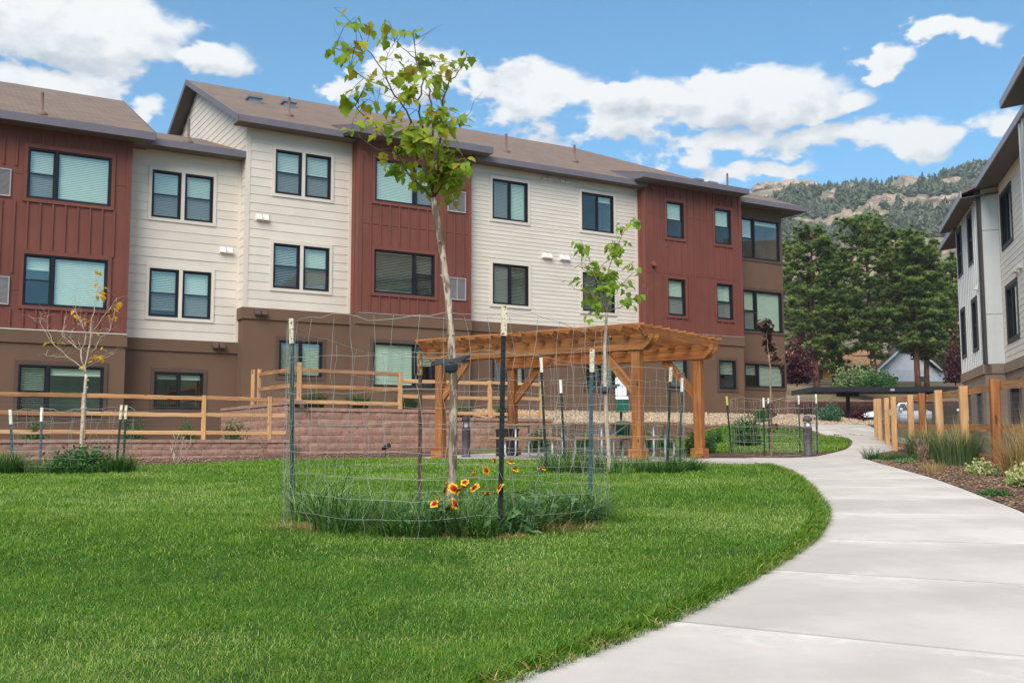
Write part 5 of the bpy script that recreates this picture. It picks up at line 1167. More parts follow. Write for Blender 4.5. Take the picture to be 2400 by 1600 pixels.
def cage(label, center, r, posts, zlev, nvert, wr, seed, sq=1.0, group='wire tree cages', single=True, topnoise=.03):
    rng = random.Random(seed); cx, cy = center; z0 = zf(cx, cy)
    t = empty('tree_cage', (cx, cy, z0), 0, label, 'tree guard', group)
    for (px_, py_, zt_, m, capm, *cc) in posts:
        tx = cc[0] if cc else 0
        tpost(t, (px_-cx, py_-cy, zf(px_, py_)-z0), (px_-cx+tx, py_-cy, zt_-z0), m, capm)
    tops = [(atan2(p[1]-cy, p[0]-cx), p[2]-z0) for p in posts]
    def ztop(a):   # the mesh hangs from the posts, dipping between them
        w = [(1/(.08+abs((a-b+pi) % (2*pi)-pi)), z) for b, z in tops]; return sum(x*z for x, z in w)/sum(x for x, _ in w)
    ph = [rng.uniform(0, 6.28) for _ in range(6)]
    def R(a, zfrac): return r*(1+.035*sin(3*a+ph[0])+.02*sin(7*a+ph[1])+(.03*sin(2*a+ph[2]))*zfrac)
    def wirept(a, k, n): 
        zt0 = ztop(a); zz = zlev[k]
        x_, y_ = R(a, zz)*cos(a), R(a, zz)*sin(a)*sq; g = zf(cx+x_, cy+y_)-z0+.015; z = g+(zt0-.06-g)*zz; return Vector((x_, y_, z))
    mbs = MB()
    for k in range(len(zlev)):
        N = 72; pts = []; rs = random.Random(seed*31+k); amp = topnoise*(1.0 if k == 0 else .35)
        for i in range(N+1):
            a = 2*pi*i/N; p = wirept(a, k, N); p.z += amp*(.5*sin(5*a+ph[3]+k)+.3*sin(11*a+ph[4]*k)+rs.gauss(0, .22)); p += Vector((cos(a), sin(a), 0))*rs.gauss(0, .008); pts.append(p)
        pts[-1] = pts[0]
        if single: MB().tube(pts, wr*(1.25 if k in (0, len(zlev)-1) else 1), 5, False).build('horizontal_wire', 'wire', t)
        else: mbs.tube(pts, wr, 3, False)
    for i in range(nvert):
        a0 = 2*pi*(i+rng.uniform(-.18, .18))/nvert; pts = []
        for k in range(len(zlev)):
            a = a0+rng.gauss(0, .012)+.02*sin(k*1.3+i); p = wirept(a, k, 1); 
            if k: pts.append((pts[-1]+p)/2+Vector((rng.gauss(0,.009), rng.gauss(0,.009), 0)))
            pts.append(p)
        if single: MB().tube(pts, wr*.85, 4, False).build('vertical_wire', 'wire', t)
        else: mbs.tube(pts, wr*.85, 3, False)
    if not single: mbs.build('wire_mesh', 'wire', t)
    return t
ZL = [1.0, .82, .65, .50, .37, .26, .165, .08, .0]
cg = cage('large wire mesh cage on steel posts around the tall front sapling', (-.60, 8.92), 1.36, [(-1.93,9.2,2.11,'postgreen','captop',-.04),(-.09,7.70,2.02,'postblack','captop',.03),(-.92,10.35,1.90,'postrust','caprust'),(.74,9.95,1.90,'postblue','captop',.03)], ZL, 46, .0018, 4, topnoise=.05)
ZL2 = [1.0, .82, .65, .5, .36, .23, .11, .0]
cage('wire mesh cage around the slim sapling in front of the pergola', (1.6, 16.3), 1.12, [(.52,15.8,2.30,'postgreen','capwhite',-.08),(.86,17.0,2.04,'postgreen','capwhite',-.06),(2.34,15.75,2.15,'postgreen','captop',.08),(2.70,16.8,2.05,'postgreen','capwhite',.06)], ZL2, 34, .0024, 6, topnoise=.04)
cage('low slack wire cage around the golden leaved sapling by the left fence', (-6.9, 16.3), .86, [(-7.55,15.8,1.52,'postblue','capwhite',-.10),(-7.5,16.55,1.58,'postblue','capwhite',0),(-6.12,16.1,1.60,'postgreen','captop',.06),(-6.25,16.75,1.62,'postgreen','captop',.02)], ZL2, 16, .0028, 8, topnoise=.05)
cage('wire mesh cage around the purple sapling beside the bollard', (6.45, 25.7), 1.05, [(5.4,25.6,2.15,'postgreen','capyellow',-.10),(6.0,24.75,2.07,'postgreen','capwhite'),(7.42,25.3,2.18,'postgreen','capwhite'),(6.6,26.7,2.15,'postgreen','capwhite'),(7.3,26.4,2.2,'postgreen','capwhite')], ZL2, 30, .0036, 10, topnoise=.05)
# tree ties
def tie(label, px, py, D, r):
    p = pt(px, py, D); t = empty('tree_tie', p, 0, label, 'tree tie')
    N = 18; pts = [(r*1.05*cos(2*pi*i/N), r*.8*sin(2*pi*i/N), .018*sin(2*pi*i/N+1)+.02*cos(2*pi*i/N)) for i in range(N)]; q = MB()
    V = []; 
    for i, (x, y, z) in enumerate(pts):
        for dr, dz in ((0,-.012),(.16*r,-.012),(.16*r,.012),(0,.012)): V.append((x*(1+dr/r), y*(1+dr/r), z+dz))
    F = [(i*4+k, i*4+(k+1) % 4, ((i+1) % N)*4+(k+1) % 4, ((i+1) % N)*4+k) for i in range(N) for k in range(4)]; q.add(V, F); q.build('strap_loop', 'rubber', t)
    q = MB(); q.box(-r*.95, r*.95, -.048, -.040, -.020, .010); q.box(-r*.95, r*.95, .040, .048, -.010, .020); q.build('strap', 'rubber', t)
    MB().lathe([(.050,-.10),(.062,-.08),(.066,-.04),(.060,-.028)], 12).build('buckle', 'rubber', t); return t
tie('dark rubber tie strap on the trunk of the tall front sapling', 1056, 845, 8.85, .14); tie('dark rubber tie strap on the trunk of the slim sapling before the pergola', 1418, 907, 15.9, .19)

# ------------------------------------------------------------------ long grass, straw and weeds
def tuft(pts_r, n, h, w, lean, rng, segs=3, dark=0.0):
    """pts_r: list of (x,y,radius,weight)"""
    parts = []; W_ = sum(p[3] for p in pts_r)
    for (x, y, r, wt) in pts_r:
        k = int(n*wt/W_); hs_ = rng.uniform(.55, 1.3); to_ = rng.normal(0, .17); a = rng.uniform(0, 2*pi, k); q = np.sqrt(rng.uniform(0, 1, k))*r
        X_ = x+np.cos(a)*q; Y_ = y+np.sin(a)*q; ti = np.clip(rng.normal(.52-dark+to_, .24, k), 0, 1)
        parts.append(blades(np.column_stack([X_, Y_, zt(X_, Y_)]), h*hs_*rng.uniform(.45, 1.2, k), w*rng.uniform(.6, 1.3, k), np.clip(rng.uniform(*lean, k), 0, 2), rng, segs, 1.0, ti, a+rng.normal(0, .9, k)))
    return merge(parts)
rg = np.random.default_rng(21)
ring = [(-.55+1.3*cos(a)*rg.uniform(.2, 1.05), 9.0+1.25*sin(a)*rg.uniform(.3, 1.1), .22, 1.0) for a in rg.uniform(0, 2*pi, 30)]
big = [(-1.12,8.55,.20,3),(-.75,7.75,.25,4.5),(-.25,7.7,.22,3),(.30,8.3,.22,3),(.52,8.9,.22,3.5),(-1.6,8.6,.2,2),(.1,8.0,.2,2),(.6,9.4,.2,3),(.42,8.5,.25,4),(.45,9.1,.25,3),(-1.3,7.95,.2,2),(-1.7,9.1,.2,1.5)]
Vv, Ff, Tt = merge([tuft(ring, 2000, .30, .010, (.2, 1.5), rg), tuft(big, 2600, .44, .012, (.5, 1.9), rg, 4, .0)])
link('long_grass', npmesh('long_grass', Vv, Ff, 'tallgrass', False, Tt), label='dark uncut grass clumps inside the front wire cage', cat='grass', kind='stuff')
Vv, Ff, Tt = merge([tuft([(-1.75,8.15,.16,2),(-1.55,8.0,.12,1.5),(-.02,7.55,.10,2),(.30,7.95,.14,1.5),(.55,7.95,.12,1),(-.4,7.6,.10,.6)], 1100, .13, .005, (.5, 1.9), rg, 3)])
link('dry_grass', npmesh('dry_grass', Vv, Ff, 'straw', False, Tt), label='straw coloured dead grass tufts in front of the front wire cage', cat='dry grass', kind='stuff')
Vv, Ff, Tt = tuft([(1.6+.95*cos(a), 16.2+.95*sin(a), .28, 1) for a in rg.uniform(0, 2*pi, 16)]+[(2.2,15.5,.35,4),(.9,15.7,.3,3),(2.7,16.2,.3,2.5)], 3600, .40, .011, (.4, 1.4), rg, 3)
link('long_grass', npmesh('long_grass', Vv, Ff, 'tallgrass', False, Tt), label='uncut grass clumps around the slim sapling before the pergola', cat='grass', kind='stuff')
Vv, Ff, Tt = tuft([(-7.6,15.6,.3,3),(-7.0,15.7,.3,1.5),(-6.5,15.8,.4,2),(-6.1,16.0,.3,2),(-6.9,16.4,.5,2)], 3000, .34, .012, (.2, 1.1), rg, 3)
link('long_grass', npmesh('long_grass', Vv, Ff, 'tallgrass', False, Tt), label='uncut grass at the foot of the golden leaved sapling', cat='grass', kind='stuff')

# leafy clumps
def clump(center, rx, ry, rz, n, size, rng, shell=.55, flat=.6, zlo=0.0):
    """small diamond leaves through a rounded volume"""
    a = rng.normal(0, 1, (n, 3)); a /= np.linalg.norm(a, axis=1)[:, None]; a[:,2] = np.abs(a[:,2]) if zlo == 0 else a[:,2]
    rad = rng.uniform(0, 1, n)**(1-shell) ; lump = 1+.22*np.sin(a[:,0]*5+a[:,1]*3+rng.uniform(0,6))+.15*np.sin(a[:,2]*7+a[:,0]*4)
    P = a*(rad*lump)[:, None]*np.array([rx, ry, rz])+np.array(center)
    u = rng.normal(0, 1, (n, 3)); u /= np.linalg.norm(u, axis=1)[:, None]; v = np.cross(u, rng.normal(0, 1, (n, 3))); v /= np.linalg.norm(v, axis=1)[:, None]
    s = (size*rng.uniform(.6, 1.4, n))[:, None]
    V = np.stack([P-u*s*.5, P+v*s*flat*.5, P+u*s*.5, P-v*s*flat*.5], 1).reshape(-1, 3); i = np.arange(n)*4
    F = np.concatenate([np.stack([i, i+1, i+2], -1), np.stack([i, i+2, i+3], -1)])
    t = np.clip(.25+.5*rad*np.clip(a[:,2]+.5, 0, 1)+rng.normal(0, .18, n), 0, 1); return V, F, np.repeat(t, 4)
def shrub(name, label, cat, x, y, w, h, m, n, size, seed, z=None, stems='twigdark', lumps=5, shell=.55, group=None):
    rng = np.random.default_rng(seed); zb = zf(x, y) if z is None else z
    t = empty(name, (x, y, zb), 0, label, cat, group); parts = []
    for k in range(lumps):
        a = rng.uniform(0, 2*pi); q = rng.uniform(0, .45)*w/2; s = rng.uniform(.55, .8)
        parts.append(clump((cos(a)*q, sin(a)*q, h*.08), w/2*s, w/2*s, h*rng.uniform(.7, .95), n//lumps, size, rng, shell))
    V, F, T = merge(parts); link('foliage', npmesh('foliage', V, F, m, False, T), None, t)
    mb = MB()
    for k in range(7): a = rng.uniform(0, 2*pi); mb.tube([(0,0,-.03), (cos(a)*w*.15, sin(a)*w*.15, h*.4), (cos(a)*w*.33, sin(a)*w*.33, h*.75)], [.012, .008, .004], 5)
    mb.build('stems', stems, t); return t
def ograss(name, label, cat, x, y, h, r, n, w, m, seed, lean=(.1,.8), heads=None, group=None):
    rng = np.random.default_rng(seed); zb = zf(x, y); t = empty(name, (x, y, zb), 0, label, cat, group)
    a = rng.uniform(0, 2*pi, n); q = np.sqrt(rng.uniform(0, 1, n))*r*.45
    V, F, T = blades(np.column_stack([np.cos(a)*q, np.sin(a)*q, np.zeros(n)]), h*rng.uniform(.5, 1.1, n), w*rng.uniform(.7, 1.3, n), rng.uniform(*lean, n), rng, 3, 1.0, np.clip(rng.normal(.5, .25, n), 0, 1), a+rng.normal(0, .5, n))
    link('blades', npmesh('blades', V, F, m, False, T), None, t)
    if heads:
        n2 = heads; a = rng.uniform(0, 2*pi, n2); q = rng.uniform(0, r*.4, n2)
        V, F, T = blades(np.column_stack([np.cos(a)*q, np.sin(a)*q, np.zeros(n2)]), h*rng.uniform(.9, 1.4, n2), w*np.ones(n2)*1.1, rng.uniform(.0, .4, n2), rng, 3, 1.0, None, a); link('seed_stalks', npmesh('seed_stalks', V, F, 'straw', False, T), None, t)
    return t
def twiggy(name, label, cat, x, y, h, n, m, seed, z=None, group=None, r=.01):
    rng = random.Random(seed); t = empty(name, (x, y, zf(x, y) if z is None else z), 0, label, cat, group)
    for k in range(n):
        a = rng.uniform(0, 2*pi); d = Vector((cos(a)*rng.uniform(.1,.5), sin(a)*rng.uniform(.1,.5), 1)).normalized(); L = h*rng.uniform(.6, 1.1)
        p = wob((rng.uniform(-.04,.04), rng.uniform(-.04,.04), -.02), d*L, 4, .06, rng); mb = MB(); mb.tube(p, [r, r*.8, r*.6, r*.45, r*.25], 5)
        for j in range(3): s = p[rng.randrange(1, 4)]; mb.tube(wob(s, s+Vector((rng.gauss(0,.5), rng.gauss(0,.5), .8)).normalized()*L*.35, 2, .06, rng), [r*.5, r*.35, r*.15], 4)
        mb.build('stem', m, t)
    return t
shrub('herb_clump', 'green bushy herb at the foot of the golden leaved sapling', 'plant', -6.55, 15.9, 1.25, .42, 'shrubleaf', 2600, .055, 31, lumps=7)
shrub('shrub', 'large loose green shrub behind the far wire cage', 'shrub', 6.75, 29.8, 1.25, .95, 'shrubleaf', 4200, .07, 32, shell=.4)
shrub('shrub', 'dense rounded blue green shrub beside the far bend of the path', 'shrub', 12.55, 41.0, 1.25, .75, 'bluegreen', 3600, .07, 33)
shrub('shrub', 'small green shrub at the edge of the gravel', 'shrub', 6.05, 31.0, .55, .42, 'shrubleaf', 900, .06, 34); shrub('shrub', 'small round green shrub in the mulch bank behind the right pergola post', 'shrub', 5.4, 30.5, .6, .4, 'shrubleaf', 900, .06, 35)
shrub('shrub', 'dark green clipped shrub behind the right pergola post', 'shrub', 4.35, 25.2, .62, .55, 'shrubleaf', 1600, .05, 36); shrub('shrub', 'dark green clipped shrub between the pergola and the far cage', 'shrub', 4.95, 26.2, .55, .5, 'shrubleaf', 1300, .05, 46)
shrub('barberry', 'low purple barberry in front of the brown block wall', 'shrub', 15.0, 45.0, 1.0, .62, 'plumleaf', 1800, .07, 37); shrub('barberry', 'smaller purple barberry beside the white car', 'shrub', 16.4, 46.0, .8, .5, 'plumleaf', 1300, .07, 38)
shrub('shrub', 'variegated pale shrub at the edge of the mulch by the nearest fence post', 'shrub', 6.72, 14.9, .50, .24, 'variegated', 900, .05, 39); shrub('shrub', 'variegated pale shrub at the right edge of the picture', 'shrub', 6.1, 12.5, .48, .27, 'variegated', 900, .045, 40)
shrub('weed', 'low green weeds spilling over the path\'s edge', 'weed', 7.5, 20.4, .9, .14, 'shrubleaf', 1400, .035, 41); shrub('weed', 'small patch of low green weeds in the wood mulch', 'weed', 5.15, 11.2, .5, .07, 'shrubleaf', 700, .03, 42)
ograss('ornamental_grass', 'tall green ornamental grass at the foot of the right fence, nearer the bollard', 'grass clump', 8.3, 20.8, .72, .8, 900, .014, 'yarrow', 43, heads=60)
ograss('ornamental_grass', 'tall pale ornamental grass between two posts of the right fence', 'grass clump', 7.72, 18.0, .72, .85, 900, .012, 'yarrow', 44, heads=90)
ograss('ornamental_grass', 'dry straw coloured grass against the right edge of the picture', 'grass clump', 7.08, 14.3, .85, .7, 700, .010, 'straw', 45, heads=60)
ograss('weed', 'sparse upright weeds where the path bends', 'weed', 7.35, 21.2, .32, .5, 140, .012, 'shrubleaf', 46)
twiggy('dead_perennial', 'reddish dead twiggy plant in the right hand mulch', 'plant', 7.55, 19.2, .45, 16, 'twig', 47); twiggy('dead_perennial', 'second dead twiggy plant beside the tall green ornamental grass', 'plant', 7.9, 20.0, .42, 14, 'barkdark', 48)
twiggy('dead_perennial', 'straw coloured dead stems behind the nearest fence post', 'plant', 7.9, 16.6, .5, 14, 'barkyoung', 147); ograss('weed', 'thin dry grass tuft in the mulch between the path and the variegated shrub', 'weed', 6.3, 15.6, .22, .4, 160, .008, 'straw', 148)
shrub('weed', 'low green weeds in the mulch before the ornamental grasses', 'weed', 7.1, 18.9, .6, .10, 'yarrow', 600, .035, 149); shrub('weed', 'small grey green weed at the foot of the nearest fence post', 'weed', 7.1, 15.6, .45, .16, 'yarrow', 500, .035, 150)
twiggy('dead_shrub', 'pale bare twigs at the foot of the low retaining wall', 'shrub', -6.3, 19.6, .55, 6, 'barkyoung', 49); twiggy('dead_shrub', 'bare twigs before the corner of the low wall', 'shrub', -5.2, 21.8, .55, 5, 'twig', 50)
for i, (u, d, z) in enumerate(((9.6, 26.0, 1.86), (11.0, 26.4, 1.86), (12.4, 26.2, 1.86), (14.2, 26.3, 1.62), (15.4, 26.0, 1.62))):
    x, y = ud(u, d); q = ['at the left end of the taller wall', 'behind the second bay of the stepped fence', 'behind the second post of the stepped fence', 'behind the pergola\'s left post', 'behind the back left pergola post'][i]
    o = ograss('ornamental_grass', 'upright green grass on the upper terrace '+q, 'grass clump', x, y, .62, .55, 420, .018, 'shrubleaf', 60+i, group='grasses on the upper terrace'); o.location.z = z
for i, (u, d) in enumerate(((5.4, 27.5), (6.9, 28.5), (3.0, 27.0), (7.8, 27.0))):
    x, y = ud(u, d); q = ['under the beige ground floor window', 'right of the ground floor window behind the left fence', 'under the wide ground floor window', 'near the corner of the taller wall'][i]
    shrub('shrub', 'sparse shrub on the lower terrace '+q, 'shrub', x, y, .7, .55, 'shrubleaf', 700, .06, 70+i, 1.04, group='shrubs on the lower terrace')

for i, (x, y, w_, h_, lab) in enumerate(((.7,27.5,.8,.6,'green shrub just left of the pet waste station'),(1.9,27.0,.7,.5,'green shrub showing between the picnic tables'),(3.5,27.2,.8,.55,'green shrub right of the pet waste station'),(4.2,28.6,.7,.5,'green shrub on the mulch bank seen through the pergola\'s right bay'),(7.6,33.5,.8,.6,'green shrub at the back of the small far lawn'),(9.2,38.2,.8,.55,'low green shrub where the far path meets the gravel'))):
    shrub('shrub', lab, 'shrub', x, y, w_, h_, 'shrubleaf', 1500, .06, 120+i)
# ------------------------------------------------------------------ blanket flowers
cf = lambda x, y: (960+x/5.345, 1060+y/5.345)
def petal_mesh(seed):
    r = random.Random(seed); mb = MB(); me = bpy.data.meshes.new('flower'); V, F, Mi = [], [], []
    n = 13
    for k in range(n):
        a = 2*pi*k/n+r.uniform(-.08,.08); dr = r.uniform(-.32, .05); w = .19; L = r.uniform(.88, 1.08)
        def Pp(rr, s, dz=0): return (rr*cos(a)-s*sin(a), rr*sin(a)+s*cos(a), dr*rr*rr+dz)
        b = len(V); V += [Pp(.22,-.05), Pp(.22,.05), Pp(.62*L,-w*.9,.02), Pp(.62*L,0,-.01), Pp(.62*L,w*.9,.02), Pp(.95*L,-w), Pp(1.0*L,-w*.45), Pp(.92*L,-w*.2), Pp(1.03*L,0), Pp(.92*L,w*.2), Pp(1.0*L,w*.45), Pp(.95*L,w)]
        F += [(b,b+1,b+4,b+3,b+2), (b+2,b+3,b+7,b+6,b+5), (b+3,b+9,b+8,b+7), (b+3,b+4,b+11,b+10,b+9)]; Mi += [1,0,0,0]
    me.from_pydata(V, [], F); me.materials.append(M['petal_y']); me.materials.append(M['petal_r']); me.polygons.foreach_set('material_index', Mi); me.update(); return me
FM = [petal_mesh(s) for s in range(4)]
DISC = MB().lathe([(.02,-.12),(.28,-.08),(.36,.02),(.32,.16),(.20,.26),(.06,.30)], 12).mesh('disc', 'disc'); SEED = MB().lathe([(.05,-.34),(.28,-.24),(.36,0),(.30,.22),(.14,.33),(.02,.36)], 12).mesh('seed_head', 'seedhead'); BUD = MB().lathe([(.04,-.2),(.26,-.1),(.3,.02),(.2,.14),(.03,.18)], 10).mesh('bud', 'seedhead')
def flowers(label, base, heads, seeds, buds, D, seed):
    rng = random.Random(seed); t = empty('blanket_flower', (*base, zf(*base)), 0, label, 'flower'); o0 = Vector(t.location)
    def stem(p):
        b0 = Vector((rng.uniform(-.10,.10), rng.uniform(-.08,.08), 0)); m_ = b0.lerp(p, .55)+Vector((rng.uniform(-.04,.04), rng.uniform(-.04,.04), .05)); MB().tube([b0, m_, p-Vector((0,0,.005))], [.0028, .0023, .002], 5).build('stem', 'flowerstem', t)
    for (x, y, rx, ry) in heads:
        p = pt(*cf(x, y), D+rng.uniform(-.12, .12))-o0; stem(p); s = .050*rng.uniform(.7, 1.15)
        f = link('flower', FM[rng.randrange(4)], None, t, loc=p, rot=(rx, ry, rng.uniform(0, 6.28)), sc=(s, s, s)); link('disc', DISC, None, f)
    for (x, y) in seeds: p = pt(*cf(x, y), D+rng.uniform(-.12, .12))-o0; stem(p); link('seed_head', SEED, None, t, loc=p, rot=(rng.uniform(-.3,.3), rng.uniform(-.3,.3), 0), sc=(.036,)*3)
    for (x, y) in buds: p = pt(*cf(x, y), D+rng.uniform(-.1, .1))-o0; stem(p); link('bud', BUD, None, t, loc=p, sc=(.026,)*3)
    rg_ = np.random.default_rng(seed); V, F, T = clump((0,0,.02), .26, .22, .30, 380, .075, rg_, .35, .32); link('foliage', npmesh('foliage', V, F, 'flowerleaf', False, T), None, t)
mat('flowerstem', lin((96,128,72)), .6, .1)
flowers('cluster of red and yellow daisy-like flowers and seed heads around the front sapling\'s trunk', (-.60, 7.8), [(310,640,.9,.1),(480,700,.7,0),(570,640,1.1,.25),(430,480,1.25,-.2),(560,455,.8,.6),(610,475,.5,.7),(690,370,.75,-.2),(700,405,.9,.2),(810,440,.7,.4),(960,225,1.2,0)], [(465,385),(400,590),(345,780),(795,260),(830,320)], [], 7.75, 3)
flowers('red and yellow daisy-like flowers beside the black steel post', (.0, 7.8), [(1130,440,1.0,.0),(1320,205,.1,.5),(1660,200,.05,.1),(1265,120,.1,.2),(1050,95,.3,-.6),(975,510,.2,0)], [], [(1185,335),(1275,325),(1430,330)], 7.72, 4)
rg = np.random.default_rng(77); V, F, T = merge([clump((x, y, zf(x, y)+.02), .28, .24, .26, 260, .085, rg, .3, .34) for x, y in ((.15,8.25),(.45,8.6))])
link('weeds', npmesh('weeds', V, F, 'flowerleaf', False, T), label='broad leaved grey green weeds inside the front wire cage', cat='weeds', kind='stuff')
# ------------------------------------------------------------------ background: pines
def pine(label, x, y, h, cr, seed, lean=0.0, zb=None, crown0=.22, n=1500):
    rng = np.random.default_rng(seed); z0 = zf(x, y) if zb is None else zb
    t = empty('pine_tree', (x, y, z0), 0, label, 'tree', 'pines behind the carport')
    tp = [Vector((lean*h*k*k*.04+.12*sin(k*5+seed), .1*sin(k*4), h*k)) for k in np.linspace(0, .97, 12)]; tp[0].z = -.4
    tr = MB().tube(tp, [(.30-.26*k)*h/15 for k in np.linspace(0, 1, 12)], 9).build('trunk', 'barkdark', t)
    br = MB(); tips = []
    nb = 64
    for i in range(nb):
        f = crown0+(.99-crown0)*((i+rng.uniform(0, 1))/nb)**.92; a = i*2.4+rng.normal(0, .4)
        g = (f-crown0)/(1-crown0); prof = min(1, .55+g*1.6)*sqrt(max(.02, 1-max(0, (g-.42)/.60)**2.4))
        L = max(.45, cr*prof*rng.uniform(.55, 1.12)); s = tp[min(10, int(f*11))].lerp(tp[min(11, int(f*11)+1)], f*11 % 1); s = Vector((s.x, s.y, h*f*.95))
        up = -.02+.75*max(0, g-.25)+rng.normal(0, .12); d = Vector((cos(a), sin(a), up)).normalized()
        pts = [s, s+d*L*.35+Vector((0,0,-.05*L)), s+d*L*.7+Vector((0,0,-.06*L)), s+d*L+Vector((0,0,.10*L))]
        br.tube(pts, [.07*h/15, .05*h/15, .032*h/15, .015], 5)
        for _ in range(int(n/nb*(.3+L/cr)*.52)):
            q = rng.uniform(.28, 1.04)**.8; b = pts[0].lerp(pts[3], q); sp = .12*L*(.4+q)+.20
            tips.append((b.x+rng.normal(0, sp*.7), b.y+rng.normal(0, sp*.7), b.z+abs(rng.normal(0, .30))-.10+.05*L*q, rng.uniform(.30, .52)))
    br.build('branches', 'barkdark', t)
    tips = np.array(tips); K = 40; N_ = len(tips); u = rng.normal(0, 1, (N_, K, 3)); u[:,:,2] = u[:,:,2]*.8+.35; u /= np.linalg.norm(u, axis=2)[:,:,None]
    v = np.cross(u, rng.normal(0, 1, (N_, K, 3))); v /= np.linalg.norm(v, axis=2)[:,:,None]; L = tips[:,3][:, None, None]*rng.uniform(.75, 1.1, (N_, K, 1)); w = .045
    C = tips[:, None, :3]; V = np.stack([C-v*w, C+v*w, C+u*L], 2).reshape(-1, 3)
    ht = np.clip((u[:,:,2]+.25)*.55, 0, .7)+rng.normal(.10, .13, (N_, 1)); T = np.repeat(np.clip(ht, 0, 1).reshape(-1), 3).reshape(-1, 3); T[:, :2] -= .25  # light tops and dark undersides of the tufts are put into the tint
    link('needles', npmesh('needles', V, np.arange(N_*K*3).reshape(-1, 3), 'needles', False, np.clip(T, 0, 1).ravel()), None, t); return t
def pine_px(label, bx_, by_, tx_, ty_, D, hw, seed, **kw):
    b = pt(bx_, by_, D); tz = pt(tx_, ty_, D).z; return pine(label, b.x, D, tz-b.z, hw*D/FPX, seed, zb=b.z, **kw)
pine_px('tallest pine with a thick bare reddish trunk, in the middle of the pines', 2046, 905, 2020, 508, 88, 104, 1, crown0=.17, n=1900)
pine_px('leftmost pine beside the end of the long building', 1912, 912, 1897, 528, 90, 70, 2, crown0=.14, n=1700)
pine_px('slim pine between the leftmost and the tallest pine', 1958, 912, 1962, 575, 93, 46, 3, crown0=.12, n=1200)
pine_px('pine with twin looking trunk in front of the white house', 2155, 908, 2158, 540, 86, 74, 4, crown0=.2, n=1700)
pine_px('pine close behind the white house\'s corner, right of the twin trunk', 2176, 908, 2208, 580, 87, 60, 5, crown0=.2, n=1400)
pine_px('rightmost pine half hidden by the pale right building', 2245, 900, 2250, 605, 98, 66, 6, crown0=.15, n=1400)
pine_px('far pine showing behind the gap right of the tallest pine', 2098, 890, 2092, 585, 116, 70, 7, crown0=.12, n=1100)
pine_px('far pine against the corner of the long building', 1862, 900, 1858, 560, 112, 60, 8, crown0=.1, n=1100)
def bushtree(name, label, bx_, by_, D, w, h, m, seed, cat='tree'):
    b = pt(bx_, by_, D); t = shrub(name, label, cat, b.x, D, w, h, m, 2600, .22, seed, z=b.z, lumps=7, shell=.3); return t
bushtree('plum_tree', 'dark purple plum tree beside the end of the long building', 1868, 905, 62, 3.2, 3.0, 'plumleaf', 81)
bushtree('shrub', 'yellow green shrub under the tallest pine', 2000, 912, 82, 4.2, 2.0, 'yarrow', 82, 'shrub'); bushtree('shrub', 'bright green shrub before the orange timber wall', 2060, 915, 80, 3.4, 1.4, 'shrubleaf', 83, 'shrub'); bushtree('shrub', 'brown twiggy bush beside the pale right building', 2240, 905, 84, 2.4, 4.2, 'plumleaf', 84, 'shrub')

# ------------------------------------------------------------------ houses
hx, hy, hz = 40.2, 99.0, 5.2
hs = empty('house', (hx, hy, hz), radians(-6), 'white clapboard house with steep gable behind the pines', 'house')
MB().box(-4.6, 5.4, 0, 7, -1, 2.9).build('wall', 'housewhite', hs)
w = hs.children[0]
for k in range(13): MB().box(-4.62, 5.42, -.035, -.001, -.1+.23*k, -.1+.23*k+.19).build('clapboard', 'housewhite', w)
MB().prism([(-4.6,2.9),(.2,2.9),(-2.2,5.2)], 'y', -.001, .2).build('gable', 'housewhite', hs)
r_ = MB(); r_.slab([(-5.2,-.6,2.7),(-5.2,4,2.7),(-2.2,4,5.5),(-2.2,-.6,5.5)], .15); r_.slab([(-2.2,-.6,5.5),(-2.2,4,5.5),(.8,4,2.7),(.8,-.6,2.7)], .15); r_.slab([(.6,-.5,2.95),(5.9,-.5,2.95),(5.9,3.6,4.6),(.6,3.6,4.6)], .15); r_.slab([(-5,3.6,4.6),(5.9,3.6,4.6),(5.9,7.5,2.9),(-5,7.5,2.9)], .15); r_.build('roof', 'roofdark', hs)
r_ = MB(); r_.prism([(-5.25,2.5),(-5.25,2.72),(-2.2,5.56),(.85,2.72),(.85,2.5),(-2.2,5.3)], 'y', -.66, -.601); r_.build('bargeboard', 'housewhite', hs)
for u in (-3.6, -1.2, 2.2): f = MB().box(u-.5, u+.5, -.08, -.036, .9, 2.2).build('window', 'housewhite', hs); MB().box(u-.42, u+.42, -.10, -.081, .98, 2.12).build('pane', 'carglass', f)
hx, hy = 32.6, 103.0
h2 = empty('house', (hx, hy, 6.3), radians(-6), 'ochre timber house with tan roof behind the tallest pine', 'house')
MB().box(-4, 3.4, 0, 7, -1.5, 2.6).build('wall', 'houseyellow', h2); r_ = MB(); r_.slab([(-4.7,-.9,2.45),(4.1,-.9,2.45),(4.1,3.5,4.3),(-4.7,3.5,4.3)], .16); r_.slab([(-4.7,3.5,4.3),(4.1,3.5,4.3),(4.1,7.9,2.45),(-4.7,7.9,2.45)], .16); r_.build('roof', 'roofbrown', h2)
for u in (-2.2, 1.6): f = MB().box(u-.6, u+.6, -.04, -.001, .6, 1.9).build('window', 'browntrim', h2); MB().box(u-.5, u+.5, -.06, -.041, .7, 1.8).build('pane', 'carglass', f)
